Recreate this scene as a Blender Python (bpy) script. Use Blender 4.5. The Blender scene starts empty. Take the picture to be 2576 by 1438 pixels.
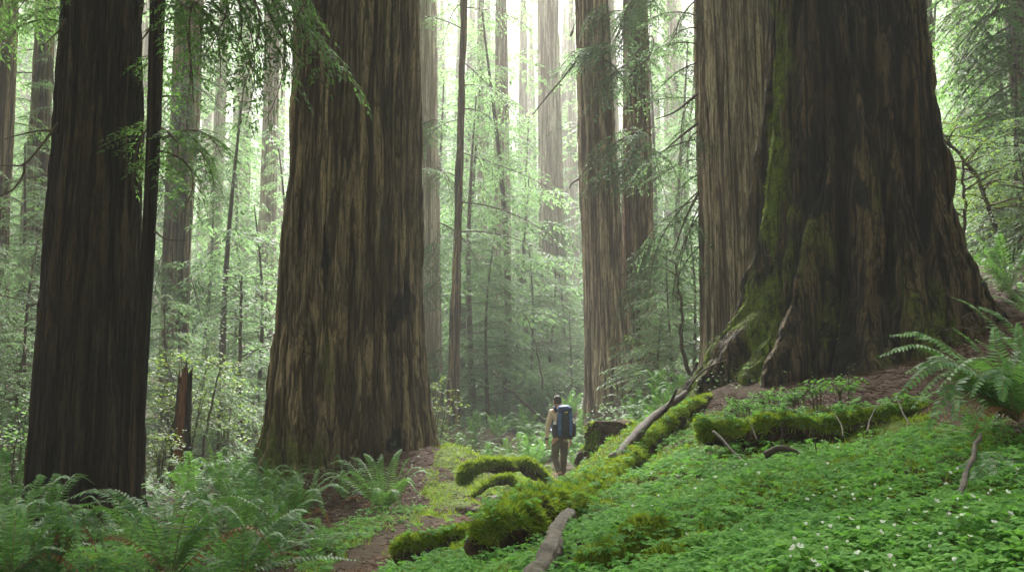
HAZE, SKY, SUN, EXPO = 0.0032, 0.15, 5.0, 3.05
ANISO, VB, SUNEL = 0.5, 0, 46
NCAN, CAN_Y, CLAMP = 700, 46, 0.19
import bpy, math, random
import numpy as np
from mathutils import Vector, Matrix

random.seed(5)
RNG = np.random.default_rng(11)
SC = bpy.context.scene
COL = SC.collection
# ------------------------------------------------------------------ camera geometry (35 mm, 7 degrees up)
F, HX, HY, CH = 2504.0, 1288.0, 719.0, 1.5
PITCH = math.atan(309.0 / F)
CP, SP = math.cos(PITCH), math.sin(PITCH)


def P(px, py, Y):
    """World point standing Y metres ahead that the photograph shows at (px, py)."""
    xc, yc = (px - HX) / F, (HY - py) / F
    d = np.array([xc, CP - yc * SP, SP + yc * CP])
    return d * (Y / d[1]) + np.array([0, 0, CH])


def project(x, y, z):
    dz = z - CH
    f = y * CP + dz * SP
    u = -y * SP + dz * CP
    f = np.maximum(f, 0.05)
    return HX + F * x / f, HY - F * u / f


# ------------------------------------------------------------------ noise
_G = np.random.default_rng(3).normal(size=(256, 3))
_G = (_G / np.linalg.norm(_G, axis=1)[:, None] * 1.6).astype(np.float32)
_PM = np.random.default_rng(8).permutation(256).astype(np.int32)
_PM = np.concatenate([_PM, _PM])


def perlin(p, seed=0):
    p = np.asarray(p, dtype=np.float64) + np.array([seed * 17.13, seed * 7.77, seed * 3.31])
    fl = np.floor(p)
    i = fl.astype(np.int32) & 255
    f = (p - fl).astype(np.float32)
    w = f * f * f * (f * (f * 6 - 15) + 10)
    out = np.zeros(len(p), dtype=np.float32)
    x, y, z = i[:, 0], i[:, 1], i[:, 2]
    for dx in (0, 1):
        hx = _PM[(x + dx) & 255]
        fx, wx = f[:, 0] - dx, (w[:, 0] if dx else 1 - w[:, 0])
        for dy in (0, 1):
            hy = _PM[hx + ((y + dy) & 255)]
            fy, wy = f[:, 1] - dy, wx * (w[:, 1] if dy else 1 - w[:, 1])
            for dz in (0, 1):
                g = _G[_PM[hy + ((z + dz) & 255)]]
                out += (g[:, 0] * fx + g[:, 1] * fy + g[:, 2] * (f[:, 2] - dz)) * wy * (w[:, 2] if dz else 1 - w[:, 2])
    return out


def fbm(p, octv=4, seed=0, gain=0.5):
    p = np.asarray(p, dtype=np.float64)
    s, a, t = np.zeros(len(p)), 1.0, 0.0
    for k in range(octv):
        s += a * perlin(p * (2.03 ** k), seed + k * 17)
        t += a
        a *= gain
    return s / t


def sstep(a, b, x):
    t = np.clip((x - a) / (b - a), 0, 1)
    return t * t * (3 - 2 * t)


# ------------------------------------------------------------------ mesh building
class MB:
    def __init__(self):
        self.v, self.f, self.m, self.n = [], [], [], 0
        self.at = {}

    def add(self, V, Fc, mat=0):
        V = np.asarray(V, dtype=np.float64).reshape(-1, 3)
        Fc = np.asarray(Fc, dtype=np.int64)
        if len(V) == 0 or len(Fc) == 0:
            return
        self.f.append(Fc + self.n)
        self.m.append(np.full(len(Fc), mat, dtype=np.int32))
        self.v.append(V)
        self.n += len(V)

    def merge(self, other, M=None, off=(0, 0, 0)):
        for V in [np.concatenate(other.v)]:
            if M is not None:
                V = V @ np.asarray(M).T
            V = V + np.asarray(off)
        base = self.n
        self.v.append(V)
        self.n += len(V)
        for f, m in zip(other.f, other.m):
            self.f.append(f + base)
            self.m.append(m)

    def mesh(self, name, mats, smooth=True, attrs=None):
        V = np.concatenate(self.v)
        me = bpy.data.meshes.new(name)
        me.vertices.add(len(V))
        me.vertices.foreach_set('co', V.astype(np.float32).ravel())
        loops = np.concatenate([f.ravel() for f in self.f])
        tot = np.concatenate([np.full(len(f), f.shape[1]) for f in self.f])
        start = np.concatenate([[0], np.cumsum(tot)[:-1]])
        me.loops.add(len(loops))
        me.loops.foreach_set('vertex_index', loops.astype(np.int32))
        me.polygons.add(len(tot))
        me.polygons.foreach_set('loop_start', start.astype(np.int32))
        me.polygons.foreach_set('loop_total', tot.astype(np.int32))
        me.polygons.foreach_set('material_index', np.concatenate(self.m))
        me.polygons.foreach_set('use_smooth', np.full(len(tot), smooth))
        for mt in mats:
            me.materials.append(mt)
        for k, a in (attrs or {}).items():
            at = me.attributes.new(k, 'FLOAT', 'POINT')
            at.data.foreach_set('value', np.asarray(a, dtype=np.float32))
        me.update(calc_edges=True)
        me.validate()
        return me


def link(name, me, parent=None, loc=None):
    o = bpy.data.objects.new(name, me)
    COL.objects.link(o)
    if parent is not None:
        o.parent = parent
    if loc is not None:
        o.location = loc
    return o


def tag(o, label=None, cat=None, group=None, kind=None):
    if label: o['label'] = label
    if cat: o['category'] = cat
    if group: o['group'] = group
    if kind: o['kind'] = kind
    return o


def thing(name, loc, label, cat, group=None):
    return tag(link(name, None, None, tuple(loc)), label, cat, group)


def bez(pts, n):
    """Smooth curve through points (Catmull-Rom), n samples; works on any column count."""
    p = np.asarray(pts, dtype=np.float64)
    if len(p) == 2:
        t = np.linspace(0, 1, n)[:, None]
        return p[0] * (1 - t) + p[1] * t
    q = np.vstack([2 * p[0] - p[1], p, 2 * p[-1] - p[-2]])
    u = np.linspace(0, len(p) - 1 - 1e-6, n)
    i = np.floor(u).astype(int)
    t = (u - i)[:, None]
    a, b, c, d = q[i], q[i + 1], q[i + 2], q[i + 3]
    return 0.5 * (2 * b + (c - a) * t + (2 * a - 5 * b + 4 * c - d) * t ** 2 + (3 * b - a - 3 * c + d) * t ** 3)


def tube(pts, rad, sides=6, cap=True):
    p = np.asarray(pts, dtype=np.float64)
    n = len(p)
    r = np.broadcast_to(np.asarray(rad, dtype=np.float64), (n,))
    T = np.gradient(p, axis=0)
    T /= np.linalg.norm(T, axis=1)[:, None] + 1e-9
    ref = np.array([0.0, 0, 1]) if abs(T[:, 2]).max() < 0.9 else (np.array([1.0, 0, 0]) if abs(T[:, 0]).max() < 0.9 else np.array([0.31, 0.87, 0.38]))
    A = np.cross(T, ref)
    A /= np.linalg.norm(A, axis=1)[:, None] + 1e-9
    B = np.cross(T, A)
    th = np.linspace(0, 2 * math.pi, sides, endpoint=False)
    V = p[:, None, :] + r[:, None, None] * (np.cos(th)[None, :, None] * A[:, None, :] + np.sin(th)[None, :, None] * B[:, None, :])
    i = np.arange(n - 1)[:, None] * sides
    j = np.arange(sides)[None, :]
    k = (j + 1) % sides
    Q = np.stack([i + j, i + sides + j, i + sides + k, i + k], -1).reshape(-1, 4)
    V = V.reshape(-1, 3)
    if cap and sides >= 3:
        V = np.vstack([V, p[0], p[-1]])
    return V, Q


def add_tube(mb, pts, rad, sides=6, mat=0, cap=False):
    V, Q = tube(pts, rad, sides, True)
    n = len(np.asarray(pts))
    c0, c1 = n * sides, n * sides + 1
    mb.add(V, Q, mat)
    if cap:
        j = np.arange(sides)
        k = (j + 1) % sides
        base = mb.n - len(V)
        T = np.vstack([np.stack([np.full(sides, c0), j, k], -1), np.stack([np.full(sides, c1), (n - 1) * sides + k, (n - 1) * sides + j], -1)])
        mb.f.append(T + base)
        mb.m.append(np.full(len(T), mat, dtype=np.int32))


# ------------------------------------------------------------------ materials
def newmat(name):
    m = bpy.data.materials.new(name)
    m.use_nodes = True
    nt = m.node_tree
    nt.nodes.clear()
    out = nt.nodes.new('ShaderNodeOutputMaterial')
    return m, nt, out


class N:
    """Small helper that wires nodes."""
    def __init__(self, nt):
        self.nt = nt

    def new(self, t, **kw):
        n = self.nt.nodes.new(t)
        for k, v in kw.items():
            setattr(n, k, v)
        return n

    def l(self, a, b):
        self.nt.links.new(a, b)

    def coord(self, which='Object', scale=(1, 1, 1)):
        c = self.new('ShaderNodeTexCoord')
        mp = self.new('ShaderNodeMapping')
        mp.inputs['Scale'].default_value = scale
        self.l(c.outputs[which], mp.inputs[0])
        return mp.outputs[0]

    def noise(self, vec, scale, detail=4, rough=0.55, dist=0.0):
        n = self.new('ShaderNodeTexNoise')
        n.inputs['Scale'].default_value = scale
        n.inputs['Detail'].default_value = detail
        n.inputs['Roughness'].default_value = rough
        n.inputs['Distortion'].default_value = dist
        self.l(vec, n.inputs['Vector'])
        return n.outputs[0]

    def ramp(self, fac, stops):
        r = self.new('ShaderNodeValToRGB')
        e = r.color_ramp.elements
        while len(e) < len(stops):
            e.new(0.5)
        for el, (p, c) in zip(e, stops):
            el.position = p
            el.color = (*c, 1) if len(c) == 3 else c
        self.l(fac, r.inputs[0])
        return r.outputs[0]

    def rng(self, v, a, b, c=0.0, d=1.0):
        m = self.new('ShaderNodeMapRange')
        m.inputs[1].default_value, m.inputs[2].default_value = a, b
        m.inputs[3].default_value, m.inputs[4].default_value = c, d
        self.l(v, m.inputs[0])
        return m.outputs[0]

    def mix(self, fac, a, b):
        m = self.new('ShaderNodeMix', data_type='RGBA')
        for v, s in ((fac, m.inputs[0]), (a, m.inputs[6]), (b, m.inputs[7])):
            if isinstance(v, (int, float)):
                s.default_value = v
            elif isinstance(v, tuple):
                s.default_value = (*v, 1)
            else:
                self.l(v, s)
        return m.outputs[2]

    def math(self, op, a, b=0.0):
        m = self.new('ShaderNodeMath', operation=op)
        m.use_clamp = op in ('MULTIPLY', 'ADD') and False
        for v, s in ((a, m.inputs[0]), (b, m.inputs[1])):
            if isinstance(v, (int, float)):
                s.default_value = v
            else:
                self.l(v, s)
        return m.outputs[0]

    def attr(self, name):
        a = self.new('ShaderNodeAttribute')
        a.attribute_name = name
        return a.outputs['Fac']

    def bump(self, h, strength=0.5, dist=0.02):
        b = self.new('ShaderNodeBump')
        b.inputs['Strength'].default_value = strength
        b.inputs['Distance'].default_value = dist
        self.l(h, b.inputs['Height'])
        return b.outputs[0]

    def bsdf(self, color, rough=0.8, normal=None, spec=0.3):
        p = self.new('ShaderNodeBsdfPrincipled')
        if isinstance(color, tuple):
            p.inputs['Base Color'].default_value = (*color, 1)
        else:
            self.l(color, p.inputs['Base Color'])
        if isinstance(rough, (int, float)):
            p.inputs['Roughness'].default_value = rough
        else:
            self.l(rough, p.inputs['Roughness'])
        p.inputs['Specular IOR Level'].default_value = spec
        if normal is not None:
            self.l(normal, p.inputs['Normal'])
        return p.outputs[0]


def bark_mat(name, ridge, ridge2, furrow, mossc=(0.115, 0.145, 0.012), fine=1.0):
    m, nt, out = newmat(name)
    n = N(nt)
    geo = n.new('ShaderNodeNewGeometry').outputs['Position']

    def stretched(zs):
        mp = n.new('ShaderNodeMapping'); mp.inputs['Scale'].default_value = (1, 1, zs)
        n.l(geo, mp.inputs[0])
        return mp.outputs[0]
    v, v2, v3 = stretched(0.030), stretched(0.055), stretched(0.14)

    def groove(vec, sc, width, dist):
        x = n.noise(vec, sc * fine, 2.0, 0.5, dist)
        x = n.math('ABSOLUTE', n.math('SUBTRACT', x, 0.5))
        return n.rng(x, width * 0.15, width)            # 0 in the groove, 1 on the plate
    g1, g2 = groove(v, 4.4, 0.075, 0.35), groove(v2, 9.5, 0.070, 0.5)
    g3 = groove(v3, 22.0, 0.07, 0.3)
    st = n.noise(v, 40 * fine, 4, 0.7)
    st2 = n.noise(v2, 5.0 * fine, 4, 0.6, 0.6)
    blot = n.noise(geo, 0.9, 4, 0.6)
    fine_n = n.noise(geo, 70, 3, 0.6)
    c = n.mix(n.rng(st2, 0.30, 0.70), ridge, ridge2)
    c = n.mix(n.math('MULTIPLY', n.rng(st, 0.48, 0.75), 0.5), c, tuple(x * 1.6 for x in ridge))
    c = n.mix(n.math('MULTIPLY', n.rng(blot, 0.5, 0.72), 0.45), c, (ridge[0] * .55, ridge[1] * .72, ridge[2] * .55))
    c = n.mix(n.math('MULTIPLY', n.rng(g3, 1, 0), 0.45), c, furrow)
    c = n.mix(n.math('MULTIPLY', n.rng(g2, 1, 0), 0.75), c, furrow)
    c = n.mix(n.math('MULTIPLY', n.rng(g1, 1, 0), 0.92), c, furrow)
    c = n.mix(n.rng(n.attr('fur'), 0.10, 0.70, 0.78, 0.0), c, furrow)
    ms = n.attr('moss')
    ms = n.rng(n.math('ADD', ms, n.math('MULTIPLY', n.noise(v3, 7, 5, 0.7), 0.9)), 0.70, 1.0)
    ms = n.math('MULTIPLY', ms, n.rng(g2, 0, 1, 0.35, 1.0))
    mc = n.mix(n.rng(n.noise(geo, 9, 5, 0.7), 0.35, 0.65), mossc, (mossc[0] * 0.35, mossc[1] * 0.42, mossc[2] * 0.7))
    c = n.mix(ms, c, mc)
    ch = n.rng(n.math('ADD', n.attr('char'), n.math('MULTIPLY', n.noise(v2, 6, 5, 0.7), 0.9)), 0.75, 1.15, 0, 0.92)
    c = n.mix(ch, c, (0.010, 0.009, 0.008))
    h = n.math('ADD', n.math('MULTIPLY', st, 0.35), n.math('ADD', n.math('MULTIPLY', g1, 0.9), n.math('ADD', n.math('MULTIPLY', g2, 0.55), n.math('ADD', n.math('MULTIPLY', g3, 0.22), n.math('MULTIPLY', fine_n, 0.2)))))
    n.l(n.bsdf(c, 0.9, n.bump(h, 1.0, 0.045), 0.15), out.inputs[0])
    return m


def leaf_mat(name, dark, mid, light, trans=(0.18, 0.35, 0.04), tf=0.45, rough=0.5, scale=0.8, spec=0.3):
    m, nt, out = newmat(name)
    n = N(nt)
    g = n.new('ShaderNodeNewGeometry')
    pos = n.noise(g.outputs['Position'], scale, 3, 0.6)
    isl = g.outputs['Random Per Island']
    oi = n.new('ShaderNodeObjectInfo').outputs['Random']
    f = n.math('ADD', n.math('MULTIPLY', pos, 0.75), n.math('ADD', n.math('MULTIPLY', isl, 0.35), n.math('MULTIPLY', oi, 0.15)))
    c = n.ramp(n.rng(f, 0.3, 0.95), [(0.0, dark), (0.45, mid), (1.0, light)])
    tcol = n.ramp(n.rng(f, 0.3, 0.95), [(0.0, tuple(x * 0.55 for x in trans)), (1.0, trans)])
    p = n.bsdf(c, rough, None, spec)
    t = n.new('ShaderNodeBsdfTranslucent')
    n.l(tcol, t.inputs[0])
    mx = n.new('ShaderNodeMixShader')
    mx.inputs[0].default_value = tf
    n.l(p, mx.inputs[1]); n.l(t.outputs[0], mx.inputs[2])
    n.l(mx.outputs[0], out.inputs[0])
    return m


def plain_mat(name, c1, c2, scale=8, rough=0.8, bump=0.3, bdist=0.01, vec='Object', spec=0.3, stretch=(1, 1, 1)):
    m, nt, out = newmat(name)
    n = N(nt)
    v = n.coord(vec, stretch)
    f = n.noise(v, scale, 5, 0.6)
    c = n.mix(n.rng(f, 0.35, 0.65), c1, c2)
    n.l(n.bsdf(c, rough, n.bump(f, bump, bdist), spec), out.inputs[0])
    return m


M = {}
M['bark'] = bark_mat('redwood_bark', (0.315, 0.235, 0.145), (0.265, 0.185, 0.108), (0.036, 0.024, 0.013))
M['bark_dark'] = bark_mat('dark_redwood_bark', (0.074, 0.052, 0.028), (0.050, 0.032, 0.016), (0.006, 0.004, 0.002))  # darker tone of the redwood bark, for trunks A and B
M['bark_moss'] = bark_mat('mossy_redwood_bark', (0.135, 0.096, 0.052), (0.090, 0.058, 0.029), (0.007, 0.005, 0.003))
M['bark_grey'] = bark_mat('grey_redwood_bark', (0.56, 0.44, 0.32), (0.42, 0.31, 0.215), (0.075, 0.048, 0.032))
M['mist_bark'] = bark_mat('mist_paled_bark', (0.62, 0.56, 0.48), (0.50, 0.44, 0.37), (0.20, 0.16, 0.125))  # far trunks: fading in mist painted into the bark as paler grey
M['thin_bark'] = plain_mat('thin_bark', (0.045, 0.034, 0.024), (0.085, 0.066, 0.046), 14, 0.9, 0.5, 0.01)
M['twig'] = plain_mat('twig_bark', (0.05, 0.035, 0.022), (0.10, 0.07, 0.045), 20, 0.9, 0.3, 0.005)
M['redwood_leaf'] = leaf_mat('redwood_needles', (0.024, 0.062, 0.014), (0.046, 0.110, 0.022), (0.085, 0.165, 0.032), (0.20, 0.40, 0.085), 0.48)
M['hemlock_leaf'] = leaf_mat('hemlock_needles', (0.022, 0.060, 0.018), (0.042, 0.100, 0.028), (0.070, 0.142, 0.036), (0.23, 0.38, 0.15), 0.42)
M['shrub_leaf'] = leaf_mat('shrub_leaves', (0.035, 0.075, 0.014), (0.070, 0.125, 0.020), (0.12, 0.18, 0.03), (0.26, 0.40, 0.05), 0.40)
M['fern_leaf'] = leaf_mat('fern_blades', (0.014, 0.050, 0.015), (0.038, 0.118, 0.032), (0.130, 0.250, 0.075), (0.18, 0.40, 0.06), 0.26, 0.5, 0.5, 0.3)
M['fern_dead'] = leaf_mat('dead_fern_blades', (0.07, 0.03, 0.012), (0.14, 0.062, 0.025), (0.22, 0.11, 0.045), (0.25, 0.11, 0.04), 0.3)
M['rachis'] = plain_mat('fern_rachis', (0.09, 0.10, 0.035), (0.14, 0.13, 0.05), 10, 0.6)
M['clover_leaf'] = leaf_mat('clover_leaves', (0.030, 0.090, 0.018), (0.070, 0.180, 0.034), (0.155, 0.290, 0.060), (0.20, 0.48, 0.06), 0.33, 0.7, 1.2, 0.05)
M['moss'] = leaf_mat('moss_tips', (0.040, 0.060, 0.009), (0.095, 0.145, 0.013), (0.195, 0.250, 0.022), (0.28, 0.40, 0.03), 0.42, 0.8, 3.5, 0.1)
M['petal'] = leaf_mat('white_petals', (0.78, 0.78, 0.75), (0.82, 0.82, 0.8), (0.86, 0.86, 0.84), (0.8, 0.8, 0.76), 0.35, 0.5)
M['litter'] = leaf_mat('needle_litter', (0.022, 0.010, 0.005), (0.048, 0.022, 0.010), (0.10, 0.052, 0.025), (0.1, 0.05, 0.02), 0.05, 0.8, 3)
M['dead_wood'] = plain_mat('dead_branch_wood', (0.020, 0.014, 0.010), (0.062, 0.046, 0.033), 9, 0.9, 0.6, 0.02, stretch=(1, 1, 1))
M['grey_wood'] = plain_mat('weathered_grey_wood', (0.026, 0.019, 0.013), (0.085, 0.068, 0.052), 14, 0.9, 0.9, 0.03)


def moss_log_mat():
    m, nt, out = newmat('mossy_wood')
    n = N(nt)
    g = n.new('ShaderNodeNewGeometry').outputs['Position']
    wood = n.mix(n.rng(n.noise(g, 12, 5, 0.6), 0.35, 0.65), (0.022, 0.015, 0.010), (0.075, 0.048, 0.03))
    mo = n.ramp(n.noise(g, 7, 5, 0.65), [(0.3, (0.045, 0.060, 0.008)), (0.5, (0.10, 0.125, 0.014)), (0.72, (0.17, 0.185, 0.022))])
    f = n.rng(n.math('ADD', n.attr('moss'), n.math('MULTIPLY', n.noise(g, 6, 4, 0.6), 0.6)), 0.55, 0.8)
    c = n.mix(f, wood, mo)
    h = n.math('ADD', n.noise(g, 38, 4, 0.7), n.math('MULTIPLY', n.noise(g, 11, 3), 1.2))
    n.l(n.bsdf(c, 0.95, n.bump(h, 0.9, 0.04), 0.08), out.inputs[0])
    return m


M['mossy_wood'] = moss_log_mat()


def ground_mat():
    m, nt, out = newmat('forest_floor')
    n = N(nt)
    g = n.new('ShaderNodeNewGeometry').outputs['Position']
    fine = n.noise(g, 45, 5, 0.7)
    med = n.noise(g, 9, 5, 0.65)
    big = n.noise(g, 1.3, 4, 0.6)
    soil = n.mix(n.rng(fine, 0.35, 0.68), (0.014, 0.009, 0.005), (0.060, 0.032, 0.015))
    soil = n.mix(n.math('MULTIPLY', n.rng(med, 0.5, 0.7), 0.5), soil, (0.05, 0.06, 0.012))
    path = n.mix(n.rng(fine, 0.3, 0.7), (0.026, 0.011, 0.005), (0.085, 0.038, 0.017))
    path = n.mix(n.rng(med, 0.35, 0.7), path, (0.06, 0.032, 0.018))
    mo = n.ramp(n.math('ADD', n.math('MULTIPLY', fine, 0.45), n.math('MULTIPLY', med, 0.55)), [(0.34, (0.020, 0.030, 0.006)), (0.5, (0.060, 0.088, 0.010)), (0.68, (0.115, 0.150, 0.016))])
    li = n.mix(n.rng(fine, 0.32, 0.7), (0.013, 0.007, 0.004), (0.060, 0.029, 0.013))
    c = soil
    nz = n.math('MULTIPLY', n.math('ADD', med, big), 0.35)
    for a, col in (('litter', li), ('mossy', mo), ('path', path)):
        f = n.rng(n.math('ADD', n.attr(a), nz), 0.62, 0.95)
        c = n.mix(f, c, col)
    h = n.math('ADD', n.math('MULTIPLY', fine, 0.5), med)
    n.l(n.bsdf(c, 0.95, n.bump(h, 0.9, 0.06), 0.1), out.inputs[0])
    return m


M['ground'] = ground_mat()

# ------------------------------------------------------------------ terrain
ctrl = [(200, 1310, 13.3), (0, 1438, 8.6), (445, 1232, 18.4), (600, 1165, 27), (870, 1216, 20), (640, 1215, 19),
        (1110, 1135, 20), (1250, 1142, 19), (1180, 1205, 16), (1100, 1280, 13), (1200, 1290, 14), (1350, 1203, 19.5), (1410, 1198, 21.5),
        (1420, 1150, 27), (1300, 1090, 40), (1110, 1082, 38), (1270, 1068, 48),
        (1450, 1192, 19.5), (1500, 1150, 18), (1600, 1085, 16.5), (1720, 1005, 15.5), (1850, 1005, 14.2), (1950, 1010, 13.2), (2150, 955, 13.3),
        (2300, 930, 13.5), (2450, 775, 15.5), (2576, 660, 19), (2500, 860, 12), (2576, 810, 11),
        (2000, 1122, 9), (2200, 1118, 8), (2330, 1060, 8.2), (1800, 1150, 9.5), (1700, 1180, 9.2), (1600, 1210, 9.5), (1500, 1245, 10), (1400, 1275, 10.5), (1340, 1290, 11),
        (2000, 1250, 5.6), (2400, 1250, 5.0), (2576, 1300, 4), (1700, 1300, 5.8), (1560, 1400, 5.1), (2000, 1438, 3.6), (2576, 1438, 3),
        (1500, 1438, 4.9), (1210, 1420, 6.7), (1100, 1405, 7.6), (1010, 1420, 8.2), (940, 1438, 9.0), (800, 1438, 9), (500, 1438, 9), (700, 1330, 12),
        (1480, 1035, 30), (1640, 955, 31), (1780, 925, 22), (1480, 1125, 25), (2560, 1070, 6.5), (2440, 625, 42), (1720, 930, 30)]
cw = [P(*c) for c in ctrl] + [np.array(p, dtype=float) for p in [
    (0, 0, 0.15), (1.2, 0, 0.6), (-4, 2, 0.0), (-12, 8, 0.1), (-15, 20, 0.2), (-9, 30, 0.3), (-20, 40, 0.6), (-2, -8, 0), (8, 2, 1.6), (9, 8, 2.8), (12, 15, 4.2),
    (16, 24, 5.5), (24, 40, 9), (10, 36, 4.0), (14, 55, 5.5), (0, 60, 1.1), (-20, 70, 1.2), (0, 100, 2.0), (40, 80, 12), (-50, 60, 1), (-50, 120, 2), (50, 120, 14), (0, 170, 3),
    (-60, 0, 0), (60, 20, 14), (20, -10, 4), (-25, -15, 0), (90, 170, 18), (-90, 170, 3), (90, -20, 16), (-90, -20, 0)]]
cw = np.array(cw)


def _tps(a, b):
    d2 = ((a[:, None, :] - b[None, :, :]) ** 2).sum(-1) + 1e-9
    return 0.5 * d2 * np.log(d2)


_n = len(cw)
_A = np.zeros((_n + 3, _n + 3))
_A[:_n, :_n] = _tps(cw[:, :2], cw[:, :2]) + np.eye(_n) * 0.02
_A[:_n, _n] = 1; _A[:_n, _n + 1:] = cw[:, :2]
_A[_n, :_n] = 1; _A[_n + 1:, :_n] = cw[:, :2].T
_w = np.linalg.solve(_A, np.concatenate([cw[:, 2], [0, 0, 0]]))


def Hraw(x, y):
    q = np.stack([np.ravel(x), np.ravel(y)], -1).astype(float)
    out = np.zeros(len(q))
    for s in range(0, len(q), 40000):
        b = q[s:s + 40000]
        out[s:s + 40000] = _tps(b, cw[:, :2]) @ _w[:_n] + _w[_n] + b @ _w[_n + 1:]
    return out


PATH = np.array([(-1.9, 6.5), (-1.5, 8), (-1.28, 9.2), (-1.0, 11), (-0.47, 14), (0.0, 16), (0.5, 18), (0.8, 19.5), (1.05, 21.5), (1.15, 23), (1.3, 26), (1.0, 31), (0.4, 38), (0.5, 60)])


def pathdist(x, y):
    d = np.full(len(x), 1e9)
    for a, b in zip(PATH[:-1], PATH[1:]):
        ab = b - a
        t = np.clip(((x - a[0]) * ab[0] + (y - a[1]) * ab[1]) / (ab @ ab), 0, 1)
        d = np.minimum(d, np.hypot(x - a[0] - t * ab[0], y - a[1] - t * ab[1]))
    return d


PROF = np.array([(0, .3), (6.5, .22), (9.2, .05), (14, .03), (18, -.06), (21.5, -.03), (25, .08), (31, .3), (38, .5), (60, 1.1)])


def H(x, y):
    x, y = np.ravel(np.asarray(x, dtype=float)), np.ravel(np.asarray(y, dtype=float))
    h = Hraw(x, y)
    q = np.stack([x, y, np.zeros_like(x)], -1)
    far = sstep(3, 30, np.hypot(x, y))
    h = h + fbm(q * 0.9, 4, 5) * (0.09 + 0.14 * far) + fbm(q * 2.4, 2, 15) * 0.05 + fbm(q * 5.5, 3, 9) * 0.035
    w = np.exp(-(pathdist(x, y) / (0.7 + 0.35 * sstep(13, 17, y))) ** 2) * (y > 5) * 0.92
    return h * (1 - w) + (np.interp(y, PROF[:, 0], PROF[:, 1]) + fbm(q * 4.5, 3, 9) * 0.02) * w


def h1(x, y):
    return float(H([x], [y])[0])


def gpt(px, Y):
    """Ground point in the photograph's column px at depth Y (column taken near the ground)."""
    x = (px - HX) / F * Y
    for _ in range(4):
        z = h1(x, Y)
        f = Y * CP + (z - CH) * SP
        x = (px - HX) / F * f
    return np.array([x, Y, h1(x, Y)])


def inpoly(px, py, poly):
    poly = np.asarray(poly, dtype=float)
    ins = np.zeros(len(px), dtype=bool)
    j = len(poly) - 1
    for i in range(len(poly)):
        xi, yi = poly[i]; xj, yj = poly[j]
        c = ((yi > py) != (yj > py)) & (px < (xj - xi) * (py - yi) / (yj - yi + 1e-9) + xi)
        ins ^= c
        j = i
    return ins


CLOVER = [[(985, 1438), (1000, 1395), (1180, 1330), (1300, 1270), (1420, 1215), (1560, 1130), (1700, 1040), (1760, 1070), (1800, 1150), (1900, 1130), (2100, 1110),
           (2330, 1085), (2430, 1080), (2576, 1100), (2900, 1150), (2900, 1800), (985, 1800)],
          [(520, 1438), (600, 1400), (700, 1370), (850, 1315), (960, 1285), (1060, 1290), (1000, 1330), (920, 1370), (850, 1438)],
          [(-200, 1600), (-200, 1340), (350, 1330), (560, 1360), (640, 1400), (620, 1600)],
          [(1445, 1190), (1470, 1120), (1560, 1085), (1690, 1015), (1740, 1020), (1560, 1140)]]
MOSSY = [[(1040, 1310), (1080, 1200), (1100, 1120), (1260, 1120), (1400, 1185), (1290, 1250), (1150, 1285)],
         [(980, 1420), (1010, 1360), (1200, 1330), (1420, 1210), (1560, 1120), (1720, 1000), (1780, 1060), (1700, 1160), (1500, 1260), (1300, 1400)],
         [(1440, 1200), (1500, 1090), (1700, 1000), (1740, 1040), (1560, 1150)],
         [(1750, 1050), (2000, 1030), (2330, 1030), (2330, 1090), (1800, 1130)], [(1500, 1438), (1600, 1360), (1760, 1340), (1700, 1438)]]
LITTER = [[(1700, 1000), (1860, 1000), (2050, 950), (2330, 900), (2450, 770), (2576, 700), (2700, 900), (2600, 1000), (2350, 1020), (2000, 1060), (1800, 1060)],
          [(620, 1300), (640, 1180), (1110, 1110), (1120, 1190), (1040, 1300), (880, 1320)]]


def masks(x, y, z):
    px, py = project(x, y, z)
    q = np.stack([x, y, z * 0], -1)
    jx = fbm(q * 1.7, 4, 31) * 1.0
    jy = fbm(q * 1.7 + 50, 4, 41) * 1.0
    s = F / np.maximum(y, 2) * 0.35
    px, py = px + jx * s, py + jy * s * 0.35
    r = {}
    for k, ps in (('clover', CLOVER), ('mossy', MOSSY), ('litter', LITTER)):
        v = np.zeros(len(x), dtype=bool)
        for p in ps:
            v |= inpoly(px, py, p)
        r[k] = (v & (y > 1.5)).astype(float)
    pat = sstep(-0.30, 0.02, fbm(q * 1.3 + 20, 3, 61) + 0.08)
    r['litter'] = np.maximum(r['litter'], r['mossy'] * (1 - pat) * .8)
    r['mossy'] = r['mossy'] * pat
    pd = pathdist(x, y) + jx * 0.25
    r['path'] = (1 - sstep(0.16, 0.40, pd)) * (1 - sstep(22.5, 25, y))
    return r


def mossrel(q):
    return fbm(q * 2.6, 3, 77) * 0.13 + fbm(q * 7.5, 2, 79) * 0.05


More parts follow.
